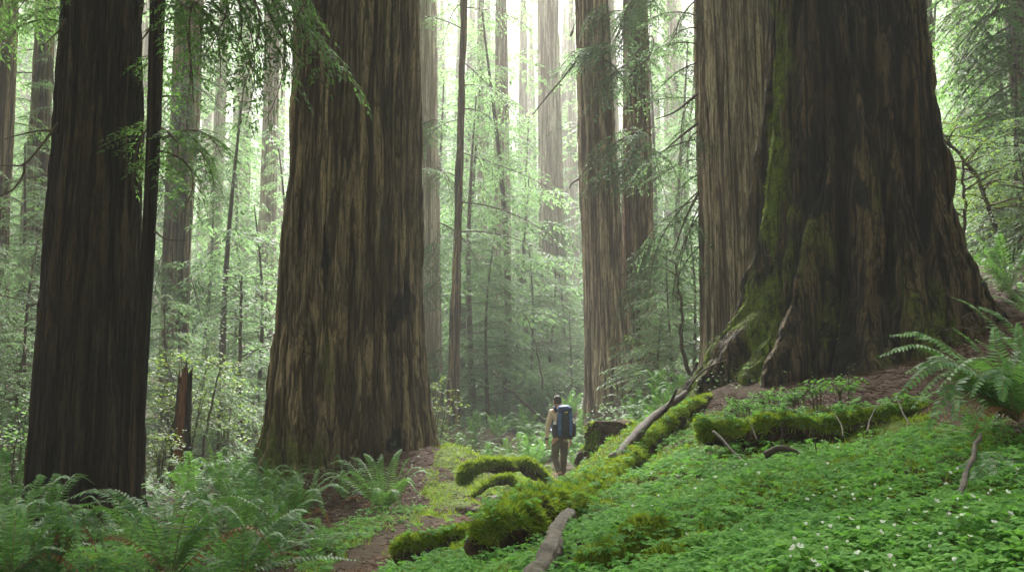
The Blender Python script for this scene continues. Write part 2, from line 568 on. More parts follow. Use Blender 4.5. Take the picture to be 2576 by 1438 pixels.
def build_ground():
    nu, nv = 460, 520
    u = np.linspace(-1, 1, nu)
    v = np.linspace(0, 1, nv)
    ys = -18 + 20 * np.clip(v / 0.06, 0, 1) + 168 * np.clip((v - 0.06) / 0.94, 0, 1) ** 2.6
    X, Yg = [], []
    for y in ys:
        half = 6.0 + max(y, 0) * 0.75
        inner = u / 0.86 * half
        w = np.where(np.abs(u) <= 0.86, inner, np.sign(u) * (half + (100 - half) * ((np.abs(u) - 0.86) / 0.14) ** 1.5))
        X.append(w); Yg.append(np.full(nu, y))
    X, Yg = np.concatenate(X), np.concatenate(Yg)
    Z = H(X, Yg)
    mk = masks(X, Yg, Z)
    Z = Z - mk['path'] * 0.05
    q = np.stack([X, Yg, Z * 0], -1)
    Z = Z + mk['mossy'] * mossrel(q)
    i = np.arange(nv - 1)[:, None] * nu
    j = np.arange(nu - 1)[None, :]
    Q = np.stack([i + j, i + j + 1, i + nu + j + 1, i + nu + j], -1).reshape(-1, 4)
    mb = MB(); mb.add(np.stack([X, Yg, Z], -1), Q)
    me = mb.mesh('ground', [M['ground']], True, {'path': mk['path'], 'mossy': np.maximum(mk['mossy'], 0.55 * mk['clover'] * sstep(.05, -.35, fbm(q * 1.1, 3, 91))), 'litter': mk['litter']})
    tag(link('ground', me), kind='structure')


build_ground()

# ------------------------------------------------------------------ trunks
def trunk_builder(rows, Y, ztop, base, nring=220, nrow=240, ridge_w=0.16, ridge_a=0.05, warp=0.12, lobe_a=0.12, lobe_h=1.2, lobe_k=1.6, seed=0,
                  moss=0.35, moss_h=2.2, char=(), zvis=None, mossdir=None, yoff=0.0, fiss=0.0, knob=0.0, flute=0.0, flute_k=4.0, flute_h=1.6):
    """Silhouette rows (py, xl, xr) at depth Y -> one bark surface in coordinates local to base."""
    zz, cx, rr = [], [], []
    for py, xl, xr in rows:
        a, b = P(xl, py, Y), P(xr, py, Y)
        zz.append((a[2] + b[2]) / 2); cx.append((a[0] + b[0]) / 2); rr.append((b[0] - a[0]) / 2)
    o = np.argsort(zz)
    zz, cx, rr = np.array(zz)[o], np.array(cx)[o], np.array(rr)[o]
    zlow = base[2] - 0.6
    slope = (cx[-1] - cx[-2]) / (zz[-1] - zz[-2] + 1e-6)
    slope = np.clip(slope, -0.02, 0.02)
    zv = zz[-1] + 0.5
    if ztop > zv + 0.5:
        zz = np.append(zz, ztop); rr = np.append(rr, rr[-1] * 0.3); cx = np.append(cx, cx[-1] + slope * (ztop - zv))
    zs = np.concatenate([np.linspace(zlow, min(zv, ztop), nrow), np.linspace(min(zv, ztop), ztop, 24)[1:]]) if ztop > zv + 0.6 else np.linspace(zlow, ztop, nrow)
    R = np.interp(zs, zz, rr); C = np.interp(zs, zz, cx)
    k = np.ones(9) / 9
    pad = lambda a: np.convolve(np.pad(a, 4, mode='edge'), k, 'valid')
    R, C = pad(R), pad(C)
    th = np.linspace(0, 2 * math.pi, nring, endpoint=False)
    TH, ZZ = np.meshgrid(th, zs)
    RR = R[:, None] + 0 * TH
    hb = np.clip(ZZ - base[2], 0, None)
    ct, stt = np.cos(TH), np.sin(TH)
    lob = perlin(np.stack([ct.ravel() * lobe_k + 3, stt.ravel() * lobe_k, ZZ.ravel() * 0.10], -1), seed + 1).reshape(TH.shape)
    lob2 = perlin(np.stack([ct.ravel() * lobe_k * 2.6 + 9, stt.ravel() * lobe_k * 2.6, ZZ.ravel() * 0.14], -1), seed + 2).reshape(TH.shape)
    lam = lobe_a * (0.25 + np.exp(-hb / lobe_h))
    RR = RR * (1 + lam * (lob + 0.55 * lob2))
    # bark: long interlacing plates divided by narrow furrows
    rad0 = float(np.median(R))
    ax, ay = ct * rad0, stt * rad0
    wz = fbm(np.stack([ax.ravel() / 0.5, ay.ravel() / 0.5, ZZ.ravel() / 2.2], -1), 3, seed + 5).reshape(TH.shape)
    tw = TH + warp * wz / max(rad0, 0.1)
    bx, by = np.cos(tw) * rad0 / ridge_w, np.sin(tw) * rad0 / ridge_w
    n1 = perlin(np.stack([bx.ravel(), by.ravel(), ZZ.ravel() / (ridge_w * 24)], -1), seed + 7).reshape(TH.shape)
    n2 = perlin(np.stack([bx.ravel() * 2.3, by.ravel() * 2.3, ZZ.ravel() / (ridge_w * 9)], -1), seed + 8).reshape(TH.shape)
    n3 = fbm(np.stack([bx.ravel() * 4, by.ravel() * 4, ZZ.ravel() / (ridge_w * 2.0)], -1), 2, seed + 9).reshape(TH.shape)
    pl = np.clip(np.abs(n1) / 0.46, 0, 1) ** 0.8
    pl2 = np.clip(np.abs(n2) / 0.42, 0, 1) ** 0.8
    fur = np.clip(0.62 * pl + 0.38 * pl2, 0, 1)
    RR = RR + ridge_a * 1.5 * (fur - 0.7 + 0.35 * n1 + 0.22 * n3)
    if fiss:
        k0 = 1.0 / (ridge_w * 2.6)
        n0 = perlin(np.stack([(np.cos(tw) * rad0 * k0).ravel(), (np.sin(tw) * rad0 * k0).ravel(), ZZ.ravel() * 0.16], -1), seed + 40).reshape(TH.shape)
        cav = np.exp(-(n0 / 0.13) ** 2) * (0.35 + 0.65 * np.exp(-hb / (lobe_h * 2.5)))
        RR = RR - fiss * cav
        fur = fur * (1 - 0.75 * cav)
    if flute:
        nf = perlin(np.stack([ct.ravel() * flute_k + 0.35 * wz.ravel(), stt.ravel() * flute_k + 5, ZZ.ravel() * 0.22], -1), seed + 50).reshape(TH.shape)
        fl = np.clip(np.abs(nf) / 0.36, 0, 1) ** 0.8
        RR = RR + flute * (fl - 0.62) * (0.18 + np.exp(-hb / flute_h))
        fur = fur * (0.45 + 0.55 * np.clip(fl * 1.6, 0, 1))
    if knob:
        kb = fbm(np.stack([ax.ravel() / 0.30, ay.ravel() / 0.30, ZZ.ravel() / 0.55], -1), 3, seed + 44).reshape(TH.shape)
        RR = RR + knob * kb * np.exp(-hb / (lobe_h * 1.6))
    X = C[:, None] + RR * np.cos(TH) - base[0]
    Yc = (Y + yoff) + RR * np.sin(TH) - base[1]
    V = np.stack([X, Yc, ZZ - base[2]], -1).reshape(-1, 3)
    nr = len(zs)
    i = np.arange(nr - 1)[:, None] * nring
    j = np.arange(nring)[None, :]
    kk = (j + 1) % nring
    Q = np.stack([i + j, i + kk, i + nring + kk, i + nring + j], -1).reshape(-1, 4)
    mn = fbm(np.stack([X.ravel() * 1.3, Yc.ravel() * 1.3, ZZ.ravel() * 0.45], -1), 4, seed + 20).reshape(TH.shape)
    ms = moss * (np.exp(-hb / moss_h) * 1.1 + 0.28) + mn * 0.8 - 0.22
    if mossdir is not None:
        side = np.cos(TH - mossdir)
        ms = ms + 0.62 * np.clip(side, 0, 1) ** 12 * (moss > 0) * (0.25 + 0.75 * sstep(-.25, .25, mn))
    ch = np.zeros_like(TH)
    px, py = project(V[:, 0] + base[0], V[:, 1] + base[1], V[:, 2] + base[2])
    front = (np.sin(TH) < 0.35).ravel()
    chf = np.zeros(len(V))
    q3 = V + base
    rag = fbm(q3 * np.array([2.6, 2.6, 1.1]), 4, seed + 30) * 1.5
    rag2 = fbm(q3 * np.array([9.0, 9.0, 1.6]), 3, seed + 33) * 0.9
    for ex, ey, sx, sy in char:
        chf = np.maximum(chf, front * (1 - sstep(0.2, 1.5, np.hypot((px - ex) / sx, (py - ey) / sy) + rag + rag2)))
    return V, Q, np.clip(fur, 0, 1).ravel(), np.clip(ms, -1, 1.2).ravel(), chf, (zs, C, R)


LAST = {}


def trunk_mesh(name, mat, *a, **k):
    V, Q, fu, ms, ch, prof = trunk_builder(*a, **k)
    mb = MB(); mb.add(V, Q)
    LAST.update(V=V, Q=Q, ms=ms)
    return mb.mesh(name, [mat], True, {'fur': fu, 'moss': ms, 'char': ch}), prof


# ------------------------------------------------------------------ conifer boughs
def make_bough(seed, L=2.6, nsec=22, sec=0.9, blade=0.16, bw=0.035, droop=0.5, sag=0.35, wood=True, step=0.09, jit=0.35):
    r = random.Random(seed)
    mb = MB()
    ns = 14
    s = np.linspace(0, 1, ns)
    ph, am = r.uniform(0, 6), r.uniform(0.04, 0.10)
    ax = np.stack([L * s, am * L * np.sin(s * 3.3 + ph) - am * L * math.sin(ph), L * (0.12 * s - droop * s ** 2.2)], -1)
    if wood:
        add_tube(mb, ax, 0.006 + 0.016 * L / 2.6 * (1 - s) ** 0.8, 4, 0)
    V, Fq = [], []
    for i in range(nsec):
        t = 0.12 + 0.88 * (i + r.random() * 0.6) / nsec
        p = np.array([np.interp(t, s, ax[:, k]) for k in range(3)])
        side = 1 if i % 2 else -1
        l2 = sec * (1 - 0.72 * t ** 1.4) * r.uniform(0.6, 1.15) * min(1, 0.45 + t * 2)
        a = math.radians(r.uniform(38, 68))
        d = np.array([math.cos(a), side * math.sin(a), -r.uniform(0.0, 0.25)])
        m = max(3, int(l2 / step))
        q = np.linspace(0, 1, m + 1)[1:]
        pts = p + d * l2 * q[:, None] + np.array([0, 0, -1.0]) * (sag * l2 * q ** 2)[:, None]
        if wood:
            add_tube(mb, np.vstack([p, pts[m // 2], pts[-1]]), [0.006, 0.004, 0.002], 3, 0)
        for k in range(m):
            for sd in (1, -1):
                if r.random() < 0.1:
                    continue
                bl = blade * r.uniform(0.6, 1.25) * (1.1 - 0.45 * q[k])
                b = math.radians(r.uniform(28, 60))
                perp = np.array([-d[1], d[0], 0]) * sd
                dd = d * math.cos(b) + perp * math.sin(b) + np.array([0, 0, -r.uniform(0.1, 0.75)])
                dd /= np.linalg.norm(dd)
                up = np.array([r.gauss(0, jit), r.gauss(0, jit), 1.0])
                w = np.cross(dd, up); w /= np.linalg.norm(w) + 1e-9
                w *= bw * r.uniform(0.7, 1.2)
                b0 = pts[k]
                n0 = len(V)
                V += [b0, b0 + dd * bl * 0.45 + w, b0 + dd * bl, b0 + dd * bl * 0.45 - w]
                Fq.append((n0, n0 + 1, n0 + 2, n0 + 3))
        n0 = len(V)
        dd = d + np.array([0, 0, -sag * 1.6]); dd /= np.linalg.norm(dd)
        w = np.cross(dd, np.array([r.gauss(0, .3), r.gauss(0, .3), 1.0])); w *= bw
        V += [pts[-1], pts[-1] + dd * blade * .5 + w, pts[-1] + dd * blade * 1.2, pts[-1] + dd * blade * .5 - w]
        Fq.append((n0, n0 + 1, n0 + 2, n0 + 3))
    mb.add(np.array(V), np.array(Fq), 1)
    return mb


FINE = [make_bough(100 + i, 2.6, 24, 0.80, 0.15, 0.020, 0.42, 0.5, True, 0.062) for i in range(5)]
MID = [make_bough(200 + i, 2.6, 22, 0.95, 0.15, 0.024, 0.40, 0.35, True, 0.085) for i in range(6)]
FAR = [make_bough(300 + i, 2.6, 14, 1.05, 0.26, 0.050, 0.38, 0.35, False, 0.16) for i in range(6)]
CANOPY = [make_bough(400 + i, 2.6, 9, 1.2, 0.62, 0.17, 0.22, 0.25, False, 0.34) for i in range(4)]


def rotm(az, pitch=0.0, roll=0.0, scale=1.0):
    return np.array((Matrix.Rotation(az, 3, 'Z') @ Matrix.Rotation(-pitch, 3, 'Y') @ Matrix.Rotation(roll, 3, 'X')) * scale)


def bough_between(mb, pool, a, b, r, scale=None, roll=None):
    """A bough from world point a whose tip reaches about b."""
    a, b = np.asarray(a), np.asarray(b)
    d = b - a
    L = float(np.linalg.norm(d))
    sc = L / 2.5
    k = r.choice(pool)
    drop = 0.3 * L
    az = math.atan2(d[1], d[0])
    hz = math.hypot(d[0], d[1])
    pit = math.atan2(d[2] + drop * 0.75, hz)
    Mx = rotm(az, pit, r.uniform(-0.35, 0.35) if roll is None else roll)
    S = np.diag([sc, scale or sc ** 0.5, scale or sc ** 0.5])
    mb.merge(k, Mx @ S, a)


def crown(pool, z0, z1, n, l0, l1, r, prof=None, base=(0, 0, 0), az=None, pitch=(-0.25, 0.25), zpow=1.0, rad=0.3):
    """Boughs from z0 to z1 round a stem (local coordinates); length shrinks from l0 to l1."""
    mb = MB()
    for i in range(n):
        t = (i + r.random()) / n
        t = t ** zpow
        z = z0 + (z1 - z0) * t
        L = (l0 + (l1 - l0) * t) * r.uniform(0.55, 1.2)
        a = r.uniform(0, 2 * math.pi) if az is None else r.uniform(*az)
        c = (0.0, 0.0)
        rr = rad * (1 - t)
        if prof is not None:
            zs, C, R = prof
            c = (np.interp(z + base[2], zs, C) - base[0], 0.0)
            rr = np.interp(z + base[2], zs, R) * 0.85
        sc = L / 2.6
        Mx = rotm(a, r.uniform(*pitch), r.uniform(-0.25, 0.25)) @ np.diag([sc, sc ** 0.7, sc ** 0.7])
        mb.merge(r.choice(pool), Mx, (c[0] + rr * math.cos(a), c[1] + rr * math.sin(a), z))
    return mb


def frame_top(Y):
    return P(HX, -30, Y)[2]


def tree(name, label, cat, base, trunk_me, crown_mb, leaf, group=None, wood='twig'):
    t = thing(name, base, label, cat, group)
    link('trunk', trunk_me, t)
    if crown_mb is not None and crown_mb.n:
        link('crown', crown_mb.mesh('crown', [M[wood], M[leaf]], False), t)
    return t


def wpoint(base, *pyy):
    return P(*pyy) - np.asarray(base)


R_ = random.Random(77)

# --- giant A: dark trunk at the frame's left
Y = 13.6
bA = np.array([*(P(215, 1300, Y)[:2]), P(215, 1310, Y)[2]])
meA, pA = trunk_mesh('trunk', M['bark_dark'], [(1330, 50, 362), (1250, 72, 352), (1150, 82, 352), (1000, 95, 352), (800, 112, 354), (600, 126, 350), (400, 141, 350), (200, 154, 350), (0, 166, 352), (-200, 178, 354)],
                     Y, 36, bA, 300, 300, 0.13, 0.050, 0.06, 0.05, 0.6, 2.2, 21, 0.1, 1.2, fiss=0.07)
mb = crown(CANOPY, frame_top(Y) - bA[2] + 4.5, 34, 34, 5.0, 2.0, R_, pA, bA)
for a, b in [((160, 60, Y), (35, 60, 13.0)), ((158, 20, Y), (20, 110, 13.8)), ((165, -80, Y), (60, 20, 12.8)), ((165, -120, Y), (-40, 30, 13.5)), ((160, -60, Y), (110, 130, 13.0)), ((165, -190, Y), (-10, 40, 12.6))]:
    bough_between(mb, FINE, wpoint(bA, *a), wpoint(bA, *b), R_)
for pts in [[(152, 300, 13.3), (120, 345, 13.0), (62, 412, 12.8), (20, 415, 12.6), (-40, 420, 12.5)], [(62, 412, 12.8), (58, 440, 12.8), (30, 478, 12.7), (-20, 500, 12.6)],
            [(165, 50, 13.2), (150, 75, 13.1), (110, 115, 12.9)], [(155, 330, 13.3), (90, 330, 13.1), (10, 350, 12.9)]]:
    w = bez([wpoint(bA, *p) for p in pts], 14)
    add_tube(mb, w, np.linspace(0.022, 0.006, 14), 5, 0)
tree('redwood_tree', 'darkest broad redwood trunk standing behind sword ferns with a slim trunk against its side', 'tree', bA, meA, mb, 'redwood_leaf')

# --- slim trunk B leaning against A
Y = 12.9
bB = np.array([*(P(345, 1290, Y)[:2]), P(345, 1320, Y)[2]])
meB, pB = trunk_mesh('trunk', M['bark_dark'], [(1330, 318, 352), (1200, 322, 356), (1000, 333, 368), (800, 344, 380), (600, 357, 390), (400, 367, 401), (200, 373, 409), (0, 379, 416), (-200, 386, 421)],
                     Y, 22, bB, 90, 220, 0.06, 0.012, 0.03, 0.04, 0.6, 1.5, 22, 0.12, 1.5)
mb = crown(CANOPY, frame_top(Y) - bB[2] + 3.5, 20, 16, 3.5, 1.5, R_, pB, bB)
for a, b in [((418, -40, Y), (560, 150, 12.0)), ((418, -90, Y), (640, 210, 11.8)), ((420, -170, Y), (735, 215, 12.2)), ((420, -260, Y), (860, 240, 12.0)),
             ((420, -240, Y), (800, 70, 12.4)), ((420, -200, Y), (690, 90, 11.6)), ((418, -60, Y), (520, 230, 12.6)), ((418, -130, Y), (600, 40, 11.5)), ((420, -330, Y), (770, 30, 12.5)),
             ((407, 330, Y), (575, 415, 12.3)), ((405, 345, Y), (530, 400, 12.7)), ((404, 380, Y), (470, 450, 12.4)), ((407, 350, Y), (520, 340, 12.0)), ((402, 300, Y), (380, 430, 13.6)), ((404, 120, Y), (372, 260, 14.2)), ((402, 420, Y), (440, 400, 13.6)),
             ((560, -60, 12.4), (640, 250, 12.0)), ((640, -50, 12.3), (790, 170, 12.1)), ((700, 20, 12.3), (850, 150, 11.9)), ((500, -40, 12.6), (480, 190, 12.2)), ((440, -30, 12.7), (450, 120, 12.4)), ((600, -60, 12.2), (700, 180, 11.9)), ((660, -50, 12.2), (730, 250, 12.0)), ((740, -40, 12.1), (800, 60, 11.8)), ((540, -50, 12.5), (600, 130, 12.2))]:
    bough_between(mb, FINE, wpoint(bB, *a), wpoint(bB, *b), R_, scale=0.75)
for pts, r0 in [([(418, -40, Y), (470, 20, 12.4), (520, -20, 12.2)], 0.02), ([(560, -60, 12.4), (600, 0, 12.2), (608, 70, 12.1), (595, 130, 12.0)], 0.028), ([(640, -60, 12.3), (690, 60, 12.2), (740, 130, 12.0), (840, 240, 11.9)], 0.03),
                ([(409, 243, 12.75), (430, 242, 12.6), (453, 243, 12.5)], 0.016), ([(390, 582, 12.7), (420, 602, 12.5), (468, 605, 12.4)], 0.016), ([(407, 322, 12.8), (440, 350, 12.6), (450, 390, 12.5)], 0.022), ([(380, 70, Y), (350, 110, 13.0)], 0.02)]:
    add_tube(mb, bez([wpoint(bB, *p) for p in pts], 12), np.linspace(r0, 0.005, 12), 5, 0)
tree('slim_redwood_tree', 'slim dark trunk leaning against the darkest broad redwood, leafy boughs hanging from it', 'tree', bB, meB, mb, 'redwood_leaf')

# --- giant C: broad buttressed trunk
Y = 20.3
bC = np.array([*(P(870, 1200, Y)[:2]), P(870, 1205, Y)[2]])
meC, pC = trunk_mesh('trunk', M['bark'], [(1260, 620, 1130), (1190, 640, 1118), (1130, 655, 1108), (1050, 672, 1092), (950, 686, 1076), (850, 698, 1064), (700, 709, 1056), (550, 718, 1055), (400, 728, 1053), (200, 739, 1050), (0, 750, 1050), (-200, 760, 1048)],
                     Y, 40, bC, 420, 420, 0.25, 0.10, 0.16, 0.11, 1.5, 1.9, 31, 0.42, 2.0, fiss=0.15, knob=0.12, flute=0.22, flute_k=3.6, flute_h=1.5, char=[(1010, 770, 34, 62), (985, 1120, 26, 40), (820, 640, 14, 90), (1000, 880, 12, 40)])
CT = dict(LAST)
mb = crown(CANOPY, frame_top(Y) - bC[2] + 5, 38, 26, 5, 2.0, R_, pC, bC)
tC = tree('redwood_tree', 'broad brown redwood with flared mossy base beside the path', 'tree', bC, meC, mb, 'redwood_leaf')

# --- giant G: mossy fluted trunk on the bank
Y = 16.0
bG = np.array([*(P(2150, 980, Y)[:2]), P(2150, 985, Y)[2]])
rowsG = [(1060, 1748, 2620), (1000, 1772, 2560), (940, 1796, 2520), (880, 1826, 2490), (820, 1856, 2468), (760, 1882, 2446), (640, 1902, 2408), (560, 1911, 2385), (450, 1920, 2372), (330, 1928, 2352), (200, 1936, 2334), (0, 1945, 2310), (-200, 1953, 2290)]
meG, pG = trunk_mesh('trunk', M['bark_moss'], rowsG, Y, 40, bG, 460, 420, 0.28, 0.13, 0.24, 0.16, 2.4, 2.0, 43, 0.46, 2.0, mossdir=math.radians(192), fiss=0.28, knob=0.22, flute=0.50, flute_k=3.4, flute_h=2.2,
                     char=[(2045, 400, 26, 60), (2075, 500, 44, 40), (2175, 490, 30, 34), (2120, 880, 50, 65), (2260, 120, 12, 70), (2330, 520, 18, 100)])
GT = dict(LAST)
mb = crown(CANOPY, frame_top(Y) - bG[2] + 5, 38, 24, 5, 2.0, R_, pG, bG)
def root_part(t, base, pts, seed, mossy=True, moss_lift=0.0):
    w = np.array([[*P(a, b, c), d] for a, b, c, d in pts]); w[:, :3] -= base
    q = bez(w, 70)
    V, Q = tube(q[:, :3], q[:, 3], 36, False)
    cc = np.repeat(q[:, :3], 36, axis=0); d = V - cc
    al = np.repeat(np.linspace(0, 1, 70), 36) * 3
    ang = np.tile(np.linspace(0, 2 * math.pi, 36, endpoint=False), 70)
    nz = fbm(V * 3.0, 4, seed) * .35 + 0.22 * (np.abs(perlin(np.stack([np.cos(ang) * 2.2, np.sin(ang) * 2.2, al * .8], -1), seed + 1)) / .4).clip(0, 1)
    V = cc + d * (0.85 + nz)[:, None]
    dn = d / np.linalg.norm(d, axis=1)[:, None]
    m = MB(); m.add(V, Q)
    ms = dn[:, 2] * .7 - .12 + fbm(V * 2.5, 3, seed + 5) * .7 + (0.0 if mossy else -.3)
    o = link('root', m.mesh('root', [M['bark_moss']], True, {'fur': (nz * 2.2).clip(0, 1), 'moss': ms, 'char': ms * 0}), t)
    return o, V, Q, ms, dn


tG = tree('redwood_tree', 'huge moss streaked redwood with fluted dark base on top of the bank', 'tree', bG, meG, mb, 'redwood_leaf')

ROOTG = []
for i, pts in enumerate([[(2205, 780, 14.7, .10), (2222, 860, 14.2, .15), (2245, 930, 13.8, .12), (2270, 975, 13.4, .06)],
                         [(2360, 540, 15.6, .10), (2395, 640, 15.2, .17), (2432, 710, 14.9, .19), (2475, 765, 14.6, .15), (2525, 805, 14.4, .08)],
                         [(2295, 680, 15.0, .10), (2330, 790, 14.5, .16), (2362, 855, 14.1, .13), (2405, 895, 13.8, .07)]]):
    ROOTG.append(root_part(tG, bG, pts, 600 + i, False))

# --- F: pale tall trunk behind G
Y = 22.5
bF = np.array([*(P(1850, 930, Y)[:2]), P(1850, 935, Y)[2]])
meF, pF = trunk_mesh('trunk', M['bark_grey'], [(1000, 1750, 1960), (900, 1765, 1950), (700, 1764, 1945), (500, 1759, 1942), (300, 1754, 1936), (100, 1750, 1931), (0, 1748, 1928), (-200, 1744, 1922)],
                     Y, 40, bF, 260, 300, 0.15, 0.055, 0.10, 0.07, 0.8, 2.0, 51, 0.15, 1.2)
mb = crown(CANOPY, frame_top(Y) - bF[2] + 5, 38, 22, 4.5, 2.0, R_, pF, bF)
for a, b in [((1752, 40, Y), (1640, 30, 22)), ((1752, 70, Y), (1660, 120, 23)), ((1752, 0, Y), (1700, 110, 22)), ((1752, -60, Y), (1650, -10, 23)), ((1752, 160, Y), (1650, 230, 22)), ((1756, 230, Y), (1690, 330, 22.5)), ((1756, 250, Y), (1640, 280, 23.5)),
             ((1757, 330, Y), (1690, 420, 22)), ((1757, 300, Y), (1665, 360, 24)), ((1758, 480, Y), (1640, 700, 22)), ((1758, 500, Y), (1600, 640, 22.5)), ((1758, 520, Y), (1690, 720, 22)), ((1758, 560, Y), (1650, 580, 23)),
             ((1760, 620, Y), (1700, 760, 22)), ((1758, 440, Y), (1690, 520, 23)), ((1758, 400, Y), (1600, 470, 24)), ((1758, 540, Y), (1660, 800, 22.4)), ((1756, 350, Y), (1580, 450, 23.5)), ((1752, 110, Y), (1600, 160, 24.5))]:
    bough_between(mb, MID, wpoint(bF, *a), wpoint(bF, *b), R_, scale=0.8)
for pts in [[(1756, 235, 22.0), (1700, 280, 22), (1650, 300, 22)], [(1755, 310, 22), (1710, 345, 22), (1670, 380, 22)], [(1757, 485, 22), (1720, 560, 22), (1690, 650, 22)]]:
    add_tube(mb, bez([wpoint(bF, *p) for p in pts], 10), np.linspace(0.035, 0.01, 10), 5, 0)
tree('redwood_tree', 'tall pinkish grey redwood rising straight behind the moss streaked giant', 'tree', bF, meF, mb, 'hemlock_leaf')

# --- D + E: twin trunk joined at the base
Y = 31.0
bD = np.array([*(P(1550, 1010, Y)[:2]), P(1550, 1020, Y)[2]])
tD = thing('twin_redwood_tree', bD, 'twin trunked redwood joined at its base, behind ferns beyond the hiker', 'tree')
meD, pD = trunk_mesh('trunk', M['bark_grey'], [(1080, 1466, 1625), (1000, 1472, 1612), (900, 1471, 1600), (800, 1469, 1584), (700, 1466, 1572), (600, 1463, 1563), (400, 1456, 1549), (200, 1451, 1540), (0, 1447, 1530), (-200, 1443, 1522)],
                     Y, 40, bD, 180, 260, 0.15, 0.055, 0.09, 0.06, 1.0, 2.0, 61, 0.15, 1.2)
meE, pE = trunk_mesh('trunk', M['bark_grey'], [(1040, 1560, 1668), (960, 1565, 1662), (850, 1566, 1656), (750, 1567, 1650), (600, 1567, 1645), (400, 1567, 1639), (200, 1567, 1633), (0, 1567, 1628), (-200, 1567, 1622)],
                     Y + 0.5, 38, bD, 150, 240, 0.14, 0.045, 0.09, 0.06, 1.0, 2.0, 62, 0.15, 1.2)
link('trunk', meD, tD); link('trunk', meE, tD)
mb = crown(CANOPY, frame_top(Y) - bD[2] + 4, 38, 24, 5, 2.0, R_, pD, bD)
for a, b in [((1535, 130, 30.5), (1440, 160, 29.5)), ((1535, 110, 30.5), (1400, 190, 29.5)), ((1535, 140, 30.4), (1470, 130, 29)), ((1530, 20, 30.4), (1470, 60, 30.2)), ((1575, 30, 31), (1520, 90, 30)),
             ((1600, 0, 30.3), (1540, 130, 29.5)), ((1620, -40, 30.3), (1560, 90, 29.5)), ((1640, 90, 30.8), (1600, 200, 29.6)), ((1610, -60, 30.4), (1640, 80, 29.5)),
             ((1640, 320, 30.2), (1490, 440, 29)), ((1640, 340, 30.2), (1510, 380, 29.2)), ((1640, 400, 30.2), (1500, 460, 29.4)), ((1620, 360, 30.2), (1560, 440, 29)), ((1645, 380, 30.3), (1690, 480, 29)), ((1640, 440, 30.3), (1560, 470, 29.3)),
             ((1645, 600, 30.3), (1590, 700, 29.4)), ((1645, 640, 30.3), (1600, 760, 29.2)), ((1645, 580, 30.3), (1700, 700, 29.2)), ((1645, 660, 30.3), (1660, 800, 29.4)), ((1520, 150, 30.2), (1590, 240, 29.6)), ((1630, 790, 30), (1650, 880, 29.2)), ((1580, 160, 30.3), (1500, 260, 29.2))]:
    bough_between(mb, MID, wpoint(bD, *a), wpoint(bD, *b), R_, scale=1.15)
    b2 = (b[0] + R_.uniform(-25, 25), b[1] + R_.uniform(-45, 20), b[2] + R_.uniform(-.4, .4))
    bough_between(mb, MID, wpoint(bD, *a), wpoint(bD, *b2), R_, scale=1.1)
for pts in [[(1440, 80, 31), (1436, 90, 30.9), (1446, 60, 31)], [(1455, 450, 30.6), (1440, 460, 30.4), (1432, 474, 30.3)], [(1480, 110, 30.4), (1430, 180, 29.6), (1370, 250, 29.2), (1340, 290, 29)]]:
    add_tube(mb, bez([wpoint(bD, *p) for p in pts], 8), np.linspace(0.05, 0.015, 8), 5, 0)
link('crown', mb.mesh('crown', [M['twig'], M['hemlock_leaf']], False), tD)


# --- trunks standing in the mist
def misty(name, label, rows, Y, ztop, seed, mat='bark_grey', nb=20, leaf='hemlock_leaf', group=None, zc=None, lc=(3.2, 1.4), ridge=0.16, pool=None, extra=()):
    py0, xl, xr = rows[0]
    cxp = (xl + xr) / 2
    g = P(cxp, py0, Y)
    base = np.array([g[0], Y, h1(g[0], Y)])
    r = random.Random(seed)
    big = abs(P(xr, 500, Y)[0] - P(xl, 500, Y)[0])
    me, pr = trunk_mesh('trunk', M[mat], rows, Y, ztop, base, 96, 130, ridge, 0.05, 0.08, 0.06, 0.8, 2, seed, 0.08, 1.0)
    mb = crown(pool or FAR, zc if zc is not None else 7, min(ztop - base[2], 30), nb, lc[0], lc[1], r, pr, base) if nb else MB()
    for a, b in extra:
        for rep in range(2):
            b2 = (b[0] + r.uniform(-30, 30) * rep, b[1] + r.uniform(-40, 30) * rep, b[2])
            bough_between(mb, MID if Y < 45 else FAR, wpoint(base, *a), wpoint(base, *b2), r, scale=1.1)
    return tree(name, label, 'tree', base, me, mb, leaf, group)


misty('redwood_tree', 'grey redwood trunk half hidden by the broad brown redwood, seen past its far edge', [(1110, 1040, 1118), (900, 1038, 1113), (700, 1034, 1109), (500, 1030, 1105), (300, 1026, 1102), (0, 1020, 1097), (-150, 1018, 1094)], 38, 34, 71, 'mist_bark', nb=16, zc=5,
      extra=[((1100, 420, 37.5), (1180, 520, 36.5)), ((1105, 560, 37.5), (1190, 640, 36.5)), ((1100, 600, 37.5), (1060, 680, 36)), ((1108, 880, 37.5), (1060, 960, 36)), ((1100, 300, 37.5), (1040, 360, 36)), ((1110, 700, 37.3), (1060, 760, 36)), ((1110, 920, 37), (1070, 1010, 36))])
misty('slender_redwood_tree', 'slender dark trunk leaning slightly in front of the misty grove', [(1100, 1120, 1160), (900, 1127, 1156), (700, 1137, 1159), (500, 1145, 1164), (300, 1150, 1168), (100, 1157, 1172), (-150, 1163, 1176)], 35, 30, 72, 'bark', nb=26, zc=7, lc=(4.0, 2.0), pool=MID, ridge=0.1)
misty('redwood_tree', 'narrow pale trunk between the slender dark trunk and the clump of hanging boughs', [(1090, 1200, 1232), (800, 1200, 1228), (500, 1200, 1224), (200, 1200, 1220), (-150, 1200, 1217)], 56, 36, 73, 'mist_bark', nb=24, zc=4)
misty('redwood_tree', 'grey misty trunk left of the brightest pale trunk, draped in light green boughs', [(1085, 1240, 1298), (900, 1240, 1292), (700, 1241, 1288), (400, 1243, 1282), (0, 1247, 1275), (-150, 1249, 1272)], 50, 36, 74, 'mist_bark', nb=34, zc=3, lc=(4.5, 2.0))
